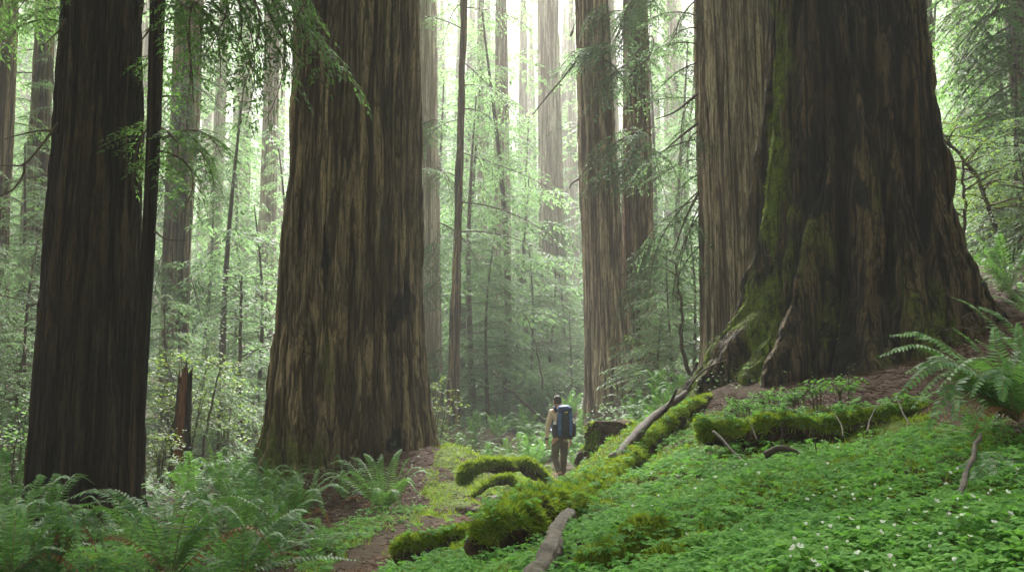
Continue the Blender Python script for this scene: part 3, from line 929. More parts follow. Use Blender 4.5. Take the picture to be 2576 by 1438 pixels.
misty('redwood_tree', 'thick pale redwood fading into bright mist above the hiker', [(1080, 1352, 1440), (900, 1355, 1433), (700, 1356, 1425), (500, 1355, 1418), (300, 1354, 1412), (100, 1353, 1406), (-150, 1352, 1400)], 60, 44, 75, 'mist_bark', nb=22, zc=4, lc=(5, 2.5),
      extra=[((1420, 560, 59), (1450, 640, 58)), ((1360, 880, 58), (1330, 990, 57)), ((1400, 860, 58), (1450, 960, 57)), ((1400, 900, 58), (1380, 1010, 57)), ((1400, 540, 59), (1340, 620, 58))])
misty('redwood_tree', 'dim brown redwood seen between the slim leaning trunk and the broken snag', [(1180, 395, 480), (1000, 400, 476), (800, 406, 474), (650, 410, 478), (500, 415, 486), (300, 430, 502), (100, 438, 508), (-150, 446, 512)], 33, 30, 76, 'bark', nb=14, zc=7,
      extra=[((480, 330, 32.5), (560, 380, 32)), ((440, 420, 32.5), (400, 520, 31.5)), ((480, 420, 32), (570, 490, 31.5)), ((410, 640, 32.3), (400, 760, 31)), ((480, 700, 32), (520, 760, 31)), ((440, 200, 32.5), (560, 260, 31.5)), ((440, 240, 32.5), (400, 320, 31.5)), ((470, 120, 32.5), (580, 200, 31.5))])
misty('redwood_tree', 'grey trunk standing in pale mist just beside the broad brown redwood', [(1080, 622, 690), (900, 632, 690), (700, 645, 693), (500, 655, 697), (300, 661, 700), (100, 666, 702), (-150, 670, 704)], 44, 34, 77, 'mist_bark', nb=18, zc=4)
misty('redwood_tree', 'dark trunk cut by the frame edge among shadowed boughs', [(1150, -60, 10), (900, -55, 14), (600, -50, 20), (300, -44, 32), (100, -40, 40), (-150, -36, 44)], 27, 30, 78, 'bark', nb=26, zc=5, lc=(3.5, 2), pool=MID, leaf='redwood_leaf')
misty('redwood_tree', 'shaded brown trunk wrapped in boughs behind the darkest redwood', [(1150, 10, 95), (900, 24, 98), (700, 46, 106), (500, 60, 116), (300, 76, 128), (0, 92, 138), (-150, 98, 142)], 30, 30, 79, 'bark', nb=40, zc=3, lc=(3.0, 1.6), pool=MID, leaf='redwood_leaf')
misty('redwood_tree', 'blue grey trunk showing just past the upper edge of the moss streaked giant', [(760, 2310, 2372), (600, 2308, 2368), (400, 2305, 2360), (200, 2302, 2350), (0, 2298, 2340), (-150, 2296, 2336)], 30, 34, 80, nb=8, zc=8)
misty('redwood_tree', 'wide bluish trunk dissolving in mist behind the crooked bare sapling', [(680, 2400, 2490), (500, 2404, 2480), (300, 2400, 2466), (0, 2396, 2450), (-150, 2394, 2444)], 50, 44, 81, 'mist_bark', nb=14, zc=8)
misty('redwood_tree', 'bluish trunk dissolving in mist by the leaning thin trunk', [(640, 2472, 2538), (500, 2468, 2524), (300, 2460, 2510), (0, 2452, 2494), (-150, 2448, 2488)], 46, 44, 82, 'mist_bark', nb=14, zc=7)
misty('redwood_tree', 'dark trunk at the frame edge above the steep fern bank', [(720, 2580, 2690), (500, 2572, 2676), (300, 2558, 2660), (100, 2540, 2640), (-150, 2524, 2620)], 24, 36, 83, 'bark', nb=20, zc=7, lc=(4, 2), pool=MID, leaf='redwood_leaf',
      extra=[((2575, 330, 23.4), (2400, 300, 22)), ((2575, 480, 23.4), (2440, 560, 22.6)), ((2560, -40, 23.4), (2420, 200, 22.4)), ((2565, 180, 23.4), (2350, 230, 24.2)), ((2560, -20, 23.5), (2380, 60, 22)), ((2560, 20, 23.5), (2400, 130, 22.5)), ((2560, 80, 23.4), (2370, 190, 22.8)), ((2560, 120, 23.4), (2430, 230, 22)), ((2560, 160, 23.4), (2360, 300, 23)), ((2560, -80, 23.4), (2440, 40, 22)),
             ((2560, 210, 23.4), (2450, 330, 22.5)), ((2560, 60, 23.4), (2480, 180, 21.8)), ((2560, -60, 23.4), (2360, 0, 23)), ((2570, 300, 23.4), (2440, 420, 23)), ((2560, 0, 23.4), (2340, 90, 24)), ((2570, 420, 23.4), (2480, 520, 23)), ((2565, 250, 23.4), (2380, 370, 24))])

# trunks farther in, almost lost in the mist
far_spots = [(60, 62, .9), (130, 48, .8), (560, 70, 1.0), (600, 58, .8), (690, 90, 1.2), (520, 52, .7), (1010, 80, 1.2), (1110, 95, 1.3), (1165, 78, .9), (1225, 92, 1.4), (1315, 85, 1.1), (1340, 105, 1.5),
             (1445, 90, 1.2), (1480, 110, 1.6), (1560, 60, 0.9), (1690, 70, 1.1), (1730, 95, 1.4), (1660, 100, 1.3), (2350, 75, 1.2), (2430, 90, 1.4), (2520, 80, 1.1), (2560, 60, .9), (-60, 50, 1.0), (2640, 70, 1.2), (220, 75, 1.2), (330, 64, 1.0), (800, 80, 1.3), (900, 100, 1.2), (1850, 80, 1.4), (2050, 90, 1.2)]
rx = random.Random(31)
far_spots += [(rx.uniform(-100, 2700), rx.uniform(75, 195), rx.uniform(1.1, 1.9)) for _ in range(95)]
far_label = 'pale conifer trunk almost lost in the far mist'
CR_FAR = []
for i in range(4):
    rr = random.Random(900 + i)
    CR_FAR.append(crown(FAR, 5, 40, 80, 6.0, 2.2, rr).mesh('crown', [M['twig'], M['hemlock_leaf']], False))
for i, (px, Y, dia) in enumerate(far_spots):
    g = gpt(px, Y)
    r = random.Random(i)
    x0 = g[0]
    hh = 42
    rows = None
    mbt = MB()
    zs = np.array([-0.5, 0.5, 2, 8, 20, 32, hh])
    rad = dia / 2 * np.array([1.5, 1.25, 1.08, 1, .82, .6, .2])
    V, Q = tube(np.stack([r.uniform(-.02, .02) * zs, 0 * zs, zs], -1), rad, 40)
    fu = (np.abs(np.sin(np.arange(len(V)) * 2.4)) * 0.8 + 0.2)
    mbt.add(V, Q)
    t = thing('mist_tree', g, far_label, 'tree', 'trunks lost in the far mist')
    link('trunk', mbt.mesh('trunk', [M['mist_bark']], True, {'fur': fu, 'moss': fu * 0, 'char': fu * 0}), t)
    c = link('crown', CR_FAR[i % 4], t)
    c.rotation_euler = (0, 0, r.uniform(0, 6.28))
    c.scale = (1, 1, r.uniform(0.85, 1.0))

# ------------------------------------------------------------------ understory conifers
def sapling_mesh(seed, h, n, l0, pool, stem_r, z0=0.4):
    r = random.Random(seed)
    mb = MB()
    s = np.linspace(0, 1, 14)
    st = np.stack([0.05 * h * np.sin(s * 2 + seed) * s, 0.04 * h * np.cos(s * 3 + seed) * s, s * h - 0.2], -1)
    tr = MB(); add_tube(tr, st, stem_r * (1 - 0.85 * s) + 0.006, 7, 0)
    for i in range(n):
        t = (i + r.random()) / n
        z = z0 + (h - z0) * t
        p = np.array([np.interp(z, st[:, 2], st[:, k]) for k in range(3)])
        L = (l0 * (1 - t) ** 0.75 + 0.25) * r.uniform(0.6, 1.15)
        sc = L / 2.6
        Mx = rotm(r.uniform(0, 6.28), r.uniform(-0.15, 0.35), r.uniform(-.2, .2)) @ np.diag([sc, sc ** 0.6, sc ** 0.6])
        mb.merge(r.choice(pool), Mx, p)
    return tr, mb


SAP = []
for i, (h, n, l0, pool, sr) in enumerate([(5.0, 44, 2.2, MID, .06), (8, 56, 2.8, MID, .09), (12, 66, 3.4, FAR, .13), (3.0, 30, 1.7, MID, .04), (16, 80, 3.8, FAR, .17)]):
    for v in range(2):
        tr, cr = sapling_mesh(500 + i * 10 + v, h, n, l0, pool, sr)
        SAP.append((tr.mesh('trunk', [M['thin_bark']], True), cr.mesh('crown', [M['twig'], M['hemlock_leaf']], False)))


def sapling(kind, px, Y, rz, label, group, scale=1.0, z0=0.0):
    g = gpt(px, Y)
    t = thing('hemlock_tree', (g[0], g[1], g[2] + z0), label, 'tree', group)
    a = link('trunk', SAP[kind][0], t); b = link('crown', SAP[kind][1], t)
    t.rotation_euler = (0, 0, rz)
    t.scale = (scale,) * 3
    return t


G1, L1 = 'young hemlocks beyond the broad redwood', 'bright young hemlock filling the gap between the darkest and the broad brown redwood'
G2, L2 = 'young hemlocks in the misty gap', 'pale feathery hemlock in the mist of the central gap'
G3, L3 = 'young hemlocks in the shade', 'dim young hemlock in the shade past the darkest redwood'
G4, L4 = 'young hemlocks behind the twin trunk', 'light green hemlock in the gap behind the twin trunked redwood'
G5, L5 = 'young hemlocks up the bank', 'shadowy hemlock up the slope past the moss streaked giant'
for i, (k, px, Y, s) in enumerate([(2, 560, 31, 1), (1, 640, 33, 1), (0, 580, 36, 1.3), (4, 610, 46, 1), (2, 500, 42, 1), (3, 610, 26, 1), (0, 420, 24, .9), (3, 540, 23, .9), (2, 690, 40, 1)]):
    sapling(k * 2 + i % 2, px, Y, i * 1.3, L1, G1, s)
for i, (k, px, Y, s) in enumerate([(4, 1160, 47, 1.1), (2, 1190, 40, 1.2), (4, 1270, 44, 1.2), (2, 1300, 52, 1.1), (4, 1330, 62, 1.2), (1, 1230, 38, 1), (1, 1330, 44, 1), (4, 1090, 52, 1.2), (0, 1380, 46, 1.5), (1, 1420, 50, 1),
                                   (4, 1230, 66, 1.4), (4, 1390, 72, 1.2), (4, 1140, 62, 1.4), (0, 1440, 40, .9), (4, 1300, 75, 1.5), (4, 1050, 66, 1.4)]):
    sapling(k * 2 + i % 2, px, Y, i * 2.1, L2, G2, s)
for i, (k, px, Y, s) in enumerate([(1, 20, 24, 1), (0, 60, 19, 1), (3, 20, 17, 1), (2, 110, 30, 1), (0, -40, 20, 1), (3, 70, 22, 1.3), (4, -20, 34, 1), (2, 40, 38, 1), (3, 100, 17, .8), (4, 120, 44, 1), (1, -100, 22, 1), (0, 110, 25, 1), (4, 300, 40, 1)]):
    sapling(k * 2 + i % 2, px, Y, i * 1.7, L3, G3, s)
for i, (k, px, Y, s) in enumerate([(4, 1700, 46, 1), (0, 1690, 27, .8), (3, 1660, 24, .8), (4, 1640, 55, 1.2), (4, 1740, 60, 1.3), (0, 1745, 28, .9), (2, 1560, 48, 1.1)]):
    sapling(k * 2 + i % 2, px, Y, i * 1.9, L4, G4, s)
for i, (k, px, Y, s) in enumerate([(2, 2390, 34, 1), (1, 2480, 30, 1), (2, 2550, 28, 1), (4, 2440, 44, 1), (0, 2570, 22, 1), (4, 2530, 50, 1.1), (3, 2500, 24, 1.1), (3, 2600, 19, 1), (1, 2640, 24, 1)]):
    sapling(k * 2 + i % 2, px, Y, i * 2.7, L5, G5, s)

# ------------------------------------------------------------------ unseen forest over and behind the viewer, added to shade the scene (one mass)
def unseen_shade_forest():
    r = random.Random(4242)
    mb = MB()
    spots = []
    while len(spots) < 44:
        x, y = r.uniform(-48, 48), r.uniform(-40, 34)
        if y > 0 and abs(x) < y * 0.62 + 5:
            continue
        if y <= 0 and math.hypot(x, y) < 5:
            continue
        if all(math.hypot(x - a, y - b) > 4.5 for a, b in spots):
            spots.append((x, y))
    zs = np.array([-0.5, 0.5, 2, 8, 20, 32, 38])
    for x, y in spots:
        z = h1(x, y)
        d = r.uniform(.8, 2.4)
        V, Q = tube(np.stack([0 * zs + x, 0 * zs + y, zs + z], -1), d / 2 * np.array([1.5, 1.25, 1.08, 1, .82, .6, .3]), 14)
        mb.add(V, Q, 0)
        for i in range(24):
            L = r.uniform(2.5, 5.5); sc = L / 2.6; a = r.uniform(0, 6.28)
            mb.merge(r.choice(CANOPY), rotm(a, r.uniform(-.25, .2)) @ np.diag([sc, sc, sc]), (x, y, z + r.uniform(4, 36)))
    n = 0
    while n < NCAN:
        x, y = r.uniform(-50, 50), r.uniform(-35, CAN_Y)
        z = r.uniform(15, 36)
        if z < frame_top(max(y, 0) + 7) + 3.0 or (y > 17 and abs(x - 2.5) < 8.5) or (-3.5 < x < 9 and 0 < y < 34):  # added boughs stay out of view; opening left to let light in
            continue
        L = r.uniform(3.5, 6.5); sc = L / 2.6
        mb.merge(r.choice(CANOPY), rotm(r.uniform(0, 6.28), r.uniform(-.3, .2)) @ np.diag([sc, sc, sc]), (x, y, z))
        n += 1
    tag(link('unseen_shade_forest', mb.mesh('unseen_shade_forest', [M['bark'], M['redwood_leaf']], False)), kind='stuff')


unseen_shade_forest()

# ------------------------------------------------------------------ snag, thin stems, broadleaf shrubs
gs = gpt(445, 18.6)
mb = MB()
zs = np.linspace(-0.4, 2.12, 60)
th = np.linspace(0, 2 * math.pi, 64, endpoint=False)
TH, ZZ = np.meshgrid(th, zs)
rad = np.interp(ZZ, [-0.4, 0, 0.4, 1.2, 2.1], [.24, .205, .18, .155, .12])
rad = rad * (1 + 0.12 * np.sin(TH * 3 + 1) + 0.07 * np.sin(TH * 7 + ZZ * 2)) + 0.02 * perlin(np.stack([np.cos(TH).ravel() * 3, np.sin(TH).ravel() * 3, ZZ.ravel() * 1.2], -1), 4).reshape(TH.shape)
ztop = ZZ + np.where(ZZ > 1.7, (ZZ - 1.7) / 0.42 * (0.16 * np.sin(TH + 2.6) + 0.09 * np.sin(TH * 5 + 1) + 0.06 * np.sin(TH * 11)), 0)
V = np.stack([rad * np.cos(TH) + ZZ * 0.03, rad * np.sin(TH), ztop], -1).reshape(-1, 3)
i = np.arange(59)[:, None] * 64; j = np.arange(64)[None, :]; k = (j + 1) % 64
mb.add(V, np.stack([i + j, i + k, i + 64 + k, i + 64 + j], -1).reshape(-1, 4))
n0 = mb.n
mb.add(np.vstack([V[-64:], V[-64:].mean(0) - [0, 0, 0.25]]), np.stack([np.arange(64), (np.arange(64) + 1) % 64, np.full(64, 64)], -1))
core = np.clip(np.exp(-((TH - 4.95) / 0.55) ** 2), 0, 1).ravel()


def snag_mat():
    m, nt, out = newmat('charred_snag_wood')
    n = N(nt)
    g = n.new('ShaderNodeNewGeometry').outputs['Position']
    mp = n.new('ShaderNodeMapping'); mp.inputs['Scale'].default_value = (1, 1, 0.1); n.l(g, mp.inputs[0])
    s = n.noise(mp.outputs[0], 25, 5, 0.65)
    dark = n.mix(n.rng(s, 0.35, 0.65), (0.012, 0.010, 0.008), (0.045, 0.032, 0.022))
    red = n.mix(n.rng(s, 0.35, 0.65), (0.07, 0.028, 0.012), (0.19, 0.085, 0.04))
    c = n.mix(n.rng(n.math('ADD', n.attr('core'), n.math('MULTIPLY', s, 0.4)), 0.5, 0.85), dark, red)
    n.l(n.bsdf(c, 0.9, n.bump(s, 0.9, 0.04), 0.1), out.inputs[0])
    return m


core = np.concatenate([core, np.ones(65) * 0.5])
o = link('snag', mb.mesh('snag', [snag_mat()], True, {'core': core}), None, tuple(gs))
tag(o, 'broken charred snag with bare reddish wood beside the darkest redwood', 'snag')


def leafcloud(mb, c, rad, n, r, size, mat=1, flat=0.6):
    """Small ovate leaves scattered round a point in loose layers."""
    c = np.asarray(c)
    V, Q = [], []
    for i in range(n):
        d = np.array([r.gauss(0, 1), r.gauss(0, 1), r.gauss(0, 1) * flat])
        p = c + d * rad * 0.5
        a = r.uniform(0, 6.28)
        u = np.array([math.cos(a), math.sin(a), r.uniform(-.5, .2)])
        up = np.array([r.gauss(0, .35), r.gauss(0, .35), 1])
        w = np.cross(u, up); w /= np.linalg.norm(w)
        s = size * r.uniform(.6, 1.3)
        n0 = len(V)
        V += [p, p + u * s * .5 + w * s * .28, p + u * s, p + u * s * .5 - w * s * .28]
        Q.append((n0, n0 + 1, n0 + 2, n0 + 3))
    mb.add(np.array(V), np.array(Q), mat)


def shrub(px, Y, h, w, label, seed, nst=7, nleaf=46, size=0.055, leaf='shrub_leaf', lean=(0, 0), low=0.35, group=None, name='leafy_shrub'):
    g = gpt(px, Y)
    r = random.Random(seed)
    t = thing(name, g, label, 'shrub', group)
    st, lf = MB(), MB()
    for i in range(nst):
        a = r.uniform(0, 6.28)
        hh = h * r.uniform(.6, 1.05)
        top = np.array([math.cos(a) * w * r.uniform(.2, 1) + lean[0], math.sin(a) * w * r.uniform(.2, 1) + lean[1], hh])
        mid = top * np.array([.35, .35, .55]) + np.array([r.gauss(0, .06), r.gauss(0, .06), 0])
        c = bez([(0.05 * math.cos(a), 0.05 * math.sin(a), -0.15), mid, top], 12)
        add_tube(st, c, np.linspace(0.010 + 0.006 * h, 0.003, 12), 5)
        for q in range(7):
            tt = low + (1 - low) * (q + r.random()) / 7
            p = np.array([np.interp(tt, np.linspace(0, 1, 12), c[:, k]) for k in range(3)])
            b = r.uniform(0, 6.28)
            e = p + np.array([math.cos(b), math.sin(b), r.uniform(-.1, .35)]) * w * r.uniform(.25, .6)
            add_tube(st, [p, (p + e) / 2 + [0, 0, .03], e], [.006, .004, .002], 4)
            leafcloud(lf, e, w * 0.34, nleaf // 7 * 2, r, size, 0, 0.35)
    link('stems', st.mesh('stems', [M['thin_bark']]), t)
    link('leaves', lf.mesh('leaves', [M[leaf]], False), t)
    return t


shrub(455, 21.5, 3.0, 0.95, 'yellow green huckleberry shrub spreading its leaves behind the broken snag', 1, 11, 90, 0.085)
shrub(560, 23, 2.3, 0.9, 'leafy shrub between the broken snag and the thin black stem', 2, 9, 70, 0.08)
shrub(395, 17.0, 1.15, 0.5, 'small light leaved bush at the foot of the slim leaning trunk', 3, 7, 60, 0.06)
shrub(660, 29, 1.8, 0.9, 'low shrub by the far side of the broad brown redwood', 4, 8, 60, 0.09)
shrub(1090, 27, 2.9, 0.7, 'pale leaved bush growing up beside the grey half hidden redwood', 5, 8, 60, 0.10)
shrub(30, 15, 1.6, 0.9, 'dark bush left of the darkest redwood', 6, 9, 70, 0.07, 'redwood_leaf')
shrub(-10, 18, 2.4, 1.1, 'tall dark bush by the frame edge below the shaded boughs', 7, 9, 70, 0.08, 'redwood_leaf')
shrub(2540, 20, 1.7, 1.0, 'leafy bush on the steep bank under the dark edge trunk', 8, 9, 70, 0.08)
shrub(2470, 24, 1.5, 0.9, 'small leafy bush at the foot of the leaning thin trunk', 9, 8, 60, 0.08)
shrub(1345, 42, 2.2, 1.6, 'rounded misty shrub where the path disappears', 10, 9, 60, 0.13, 'hemlock_leaf')
shrub(1410, 38, 2.6, 1.3, 'misty shrub in front of the thick pale redwood', 11, 9, 70, 0.12, 'hemlock_leaf')
shrub(1640, 26, 1.9, 0.5, 'thin yellowish shrub in front of the twin trunk base', 12, 5, 44, 0.10)
shrub(1580, 21, 0.9, 0.6, 'low green bush among ferns before the twin trunk', 13, 6, 50, 0.07, 'hemlock_leaf')
shrub(1810, 19, 1.2, 0.3, 'tiny bush tucked between the pinkish trunk and the mossy buttress', 14, 4, 30, 0.06)


def stem_tree(name, label, pts, r0, r1, seed, nb, bl, leafs, leafmat, cat='tree', size=0.06, rad=0.3):
    """Thin tree given by picture points (px, py, Y) from foot to top."""
    w = np.array([P(*p) for p in pts])
    base = w[0].copy()
    base[2] = h1(base[0], base[1])
    w = bez(w - base, 36)
    w[0, 2] -= 0.25
    r = random.Random(seed)
    tr, cr = MB(), MB()
    add_tube(tr, w + 0.012 * np.stack([np.sin(np.arange(36) * 1.1), np.cos(np.arange(36) * .9), 0 * np.arange(36)], -1), np.linspace(r0, r1, 36), 8)
    for i in range(nb):
        t = 0.3 + 0.7 * (i + r.random()) / nb
        p = np.array([np.interp(t, np.linspace(0, 1, 36), w[:, k]) for k in range(3)])
        a = r.uniform(0, 6.28)
        L = bl * r.uniform(.5, 1.2)
        e = p + np.array([math.cos(a) * L, math.sin(a) * L, L * r.uniform(-.15, .6)])
        c = bez([p, (p + e) / 2 + np.array([r.gauss(0, .08), r.gauss(0, .08), .1 * L]), e], 7)
        add_tube(cr, c, np.linspace(r1 * 1.1, .004, 7), 4, 0)
        for q in (0.45, 0.75, 1.0):
            leafcloud(cr, c[int(q * 6)], rad, leafs, r, size, 1, .35)
    t = thing(name, base, label, cat)
    link('trunk', tr.mesh('trunk', [M['thin_bark']]), t)
    if cr.n:
        link('crown', cr.mesh('crown', [M['twig'], M[leafmat]], False), t)
    return t


stem_tree('young_tree', 'thin straight black stem with a narrow leafy top beside the broad redwood', [(598, 1165, 26), (600, 1050, 26), (603, 900, 26), (606, 780, 26), (608, 700, 26)], 0.075, 0.025, 1, 14, 1.1, 16, 'hemlock_leaf', 'tree', 0.11, 0.5)
stem_tree('young_tree', 'spindly dark stem rising from the ferns between snag and thin black stem', [(505, 1190, 21), (512, 1120, 21), (530, 1030, 21), (545, 960, 21), (560, 900, 21)], 0.035, 0.012, 2, 7, .7, 22, 'shrub_leaf', 'tree', 0.07, 0.35)
stem_tree('crooked_sapling', 'crooked upright bare sapling on the slope past the moss streaked giant', [(2422, 700, 18), (2424, 600, 18), (2428, 520, 18), (2422, 460, 18), (2424, 400, 18)], 0.040, 0.018, 3, 12, .75, 24, 'shrub_leaf', 'tree', 0.06, .32)
stem_tree('leaning_sapling', 'thin trunk leaning left out of the steep slope with lichen pale leaves', [(2535, 640, 19), (2510, 590, 19), (2485, 520, 19), (2460, 450, 19), (2415, 390, 19), (2370, 345, 19), (2350, 300, 19)], 0.055, 0.022, 4, 20, 1.0, 26, 'shrub_leaf', 'tree', 0.06, .34)
stem_tree('bare_sapling', 'thin crooked bare sapling in front of the gap left of the pinkish trunk', [(1742, 960, 20), (1722, 900, 20), (1712, 840, 20), (1716, 780, 20), (1706, 720, 20), (1700, 660, 20)], 0.05, 0.015, 5, 8, .55, 8, 'hemlock_leaf', 'tree', 0.06, .25)
stem_tree('bare_sapling', 'whip thin arching stem in the mist left of the hiker', [(1365, 960, 36), (1350, 880, 36), (1330, 810, 36), (1300, 770, 36)], 0.035, 0.012, 6, 4, .6, 10, 'hemlock_leaf', 'tree', 0.1, .4)


# ------------------------------------------------------------------ ferns
def frond_mb(c, W, npair, r, dead=False, roll=0.0):
    npair = int(npair * .8)
    """One pinnate frond along curve c (m x 3): mat 0 rachis, mat 1 blades."""
    mb = MB()
    m = len(c)
    L = np.linalg.norm(np.diff(c, axis=0), axis=1).sum()
    add_tube(mb, c, np.linspace(0.0045, 0.0012, m) * max(0.6, L), 4, 0)
    s = np.linspace(0, 1, m)
    T = np.gradient(c, axis=0); T /= np.linalg.norm(T, axis=1)[:, None]
    V, Q = [], []
    for i in range(npair):
        t = 0.10 + 0.90 * i / npair
        p = np.array([np.interp(t, s, c[:, k]) for k in range(3)])
        tg = np.array([np.interp(t, s, T[:, k]) for k in range(3)])
        S = np.cross(tg, [0, 0, 1.0]); S /= np.linalg.norm(S) + 1e-6
        Nn = np.cross(S, tg)
        S = S * math.cos(roll) + Nn * math.sin(roll)
        Nn = np.cross(S, tg)
        pr = min(1, (t - 0.04) / 0.2) ** 0.7 * (1 - max(0, t - 0.25) / 0.75 * 0.93) ** 0.8
        for sd in (1, -1):
            if dead and r.random() < .25:
                continue
            l = W * pr * r.uniform(.88, 1.1)
            d = S * sd + tg * (0.22 + 0.5 * t) - Nn * (r.uniform(0.05, 0.35) + (0.6 if dead else 0))
            d /= np.linalg.norm(d)
            w = np.cross(d, Nn); w /= np.linalg.norm(w) + 1e-6
            tw = r.gauss(0, .22)
            w = w * math.cos(tw) + Nn * math.sin(tw)
            hw = 0.5 * 0.70 * 0.90 * L / npair * (0.75 if dead else 1)
            n0 = len(V)
            V += [p, p + d * l * .18 + w * hw, p + d * l * .62 + w * hw * .75 - Nn * l * .04, p + d * l - Nn * l * .12, p + d * l * .62 - w * hw * .75 - Nn * l * .04, p + d * l * .18 - w * hw]
            Q += [(n0, n0 + 1, n0 + 4, n0 + 5), (n0 + 1, n0 + 2, n0 + 3, n0 + 4)]
    mb.add(np.array(V), np.array(Q), 1)
    return mb


FRONDS = []
for i in range(9):
    r = random.Random(700 + i)
    rise, reach = [(0.62, .62), (0.5, .78), (0.36, .9), (0.72, .45), (0.25, .95), (0.55, .7), (0.42, .85), (0.8, .3), (0.15, .95)][i]
    c = bez([(0, 0, 0), (reach * .28, r.gauss(0, .02), rise * .62), (reach * .66, r.gauss(0, .04), rise * .98), (reach, r.gauss(0, .06), rise * (0.92 if rise > .6 else .72))], 16)
    FRONDS.append(frond_mb(c, 0.125, 34, r, False, r.uniform(-.35, .35)).mesh('frond', [M['rachis'], M['fern_leaf']], False))
DEAD = []
for i in range(3):
    r = random.Random(760 + i)
    c = bez([(0, 0, 0.02), (.25, r.gauss(0, .04), .16), (.5, r.gauss(0, .06), .05), (.68, r.gauss(0, .1), -.10)], 14)
    DEAD.append(frond_mb(c, 0.07, 26, r, True, r.uniform(-.6, .6)).mesh('dead_frond', [M['fern_dead'], M['fern_dead']], False))


def fern(px, Y, size, n, label, group=None, seed=0, dead=2, az=None, up=0.0, name='sword_fern', z0=0.0):
    g = gpt(px, Y)
    r = random.Random(seed)
    t = thing(name, (g[0], g[1], g[2] + z0), label, 'fern', group)
    for i in range(n):
        o = link('frond', r.choice(FRONDS), t)
        a = (i + r.uniform(-.3, .3)) / n * 2 * math.pi if az is None else az[0] + (az[1] - az[0]) * (i + r.random()) / n
        s = size * r.uniform(.72, 1.12)
        o.rotation_euler = (r.uniform(-.15, .15), -r.uniform(-.15, .2) - up, a)
        o.scale = (s, s, s * r.uniform(.8, 1.15))
    for i in range(dead):
        o = link('frond', r.choice(DEAD), t)
        o['label'] = 'withered brown frond'
        o.rotation_euler = (0, 0, r.uniform(0, 6.28))
        o.scale = (size,) * 3
    return t


def custom_fern(px, Y, tips, label, seed=0, dead=(), z0=0.0, W=0.13):
    """Fern whose fronds arch from its foot to given picture points (px, py, Y, rise)."""
    g = gpt(px, Y); g[2] += z0
    r = random.Random(seed)
    t = thing('sword_fern', g, label, 'fern')
    for kind, lst in (('g', tips), ('d', dead)):
        for (qx, qy, qY, rise) in lst:
            e = P(qx, qy, qY) - g
            L = np.linalg.norm(e)
            sd = np.array([r.gauss(0, .03), r.gauss(0, .03), 0])
            c = bez([(0, 0, 0), e * .32 + sd + np.array([0, 0, rise * .75 * L]), e * .68 + sd + np.array([0, 0, rise * .9 * L]), e], 20)
            if kind == 'g':
                link('frond', frond_mb(c, W * min(1.2, .55 + L * .5), int(26 + 14 * L), r, False, r.uniform(-.5, .5)).mesh('frond', [M['rachis'], M['fern_leaf']], False), t)
            else:
                o = link('frond', frond_mb(c, W * .7, int(20 + 12 * L), r, True, r.uniform(-.6, .6)).mesh('dead_frond', [M['fern_dead'], M['fern_dead']], False), t)
                o['label'] = 'withered brown frond'
    return t


# near fern thicket under the dark redwood
custom_fern(430, 8.4, [(208, 1236, 8.6, .22), (150, 1262, 8.2, .3), (300, 1275, 8.9, .3), (410, 1270, 9.0, .2), (480, 1235, 8.8, .15), (515, 1240, 8.7, .15), (570, 1275, 8.5, .22), (600, 1300, 8.3, .25), (690, 1300, 8.2, .35), (640, 1360, 7.9, .4), (330, 1360, 7.8, .5), (180, 1350, 8.0, .45), (560, 1400, 7.6, .5), (250, 1300, 8.8, .3), (370, 1250, 8.9, .25)],
            'largest near sword fern with long arching fronds below the darkest redwood', 1, [(700, 1400, 8.0, .3), (200, 1390, 8.0, .3)])
custom_fern(140, 8.6, [(90, 1290, 8.8, .25), (40, 1330, 8.4, .35), (190, 1300, 8.8, .25), (240, 1340, 8.3, .4), (20, 1390, 8.0, .4), (160, 1380, 7.8, .5), (100, 1350, 8.0, .45), (-30, 1360, 8.4, .3), (270, 1390, 8.0, .4), (60, 1420, 7.8, .4), (200, 1420, 7.7, .4)],
            'shadowy drooping sword fern in the corner below the darkest redwood', 2, [(130, 1385, 8.0, .3), (250, 1400, 7.9, .3)])
fern(20, 11.5, .95, 13, 'bright green fern at the dark redwood foot by the frame edge', None, 3, 0)
fern(-20, 9.4, 1.0, 12, 'half cut off shaded fern at the frame edge', None, 4)
fern(300, 11.2, .75, 10, 'fern pressed against the foot of the darkest redwood', None, 5, 1)
fern(590, 10.8, .85, 12, 'fern right behind the largest near sword fern', None, 6, 3)
fern(480, 15.3, 1.1, 14, 'light green fern at the foot of the broken snag', None, 7, 1)
fern(545, 17.5, 1.0, 12, 'fern growing between the broken snag and the broad redwood', None, 8, 1)
fern(610, 19.5, 0.9, 12, 'fern at the near foot of the thin black stem', None, 9, 1)
fern(640, 12.2, 1.0, 14, 'fern with spread fronds halfway from the snag to the broad redwood', None, 10, 2)
custom_fern(745, 12.6, [(640, 1240, 12.8, .25), (690, 1195, 12.9, .2), (740, 1180, 13, .15), (800, 1178, 12.9, .15), (850, 1195, 12.7, .2), (880, 1240, 12.3, .3), (650, 1290, 12.2, .35), (700, 1300, 11.8, .4), (820, 1300, 11.8, .4), (765, 1215, 12.2, .3), (870, 1225, 13, .25), (610, 1220, 13.1, .2)],
            'full sword fern in front of the broad redwood, nearer the snag side', 11, [(690, 1330, 12, .3), (830, 1330, 12, .3)])
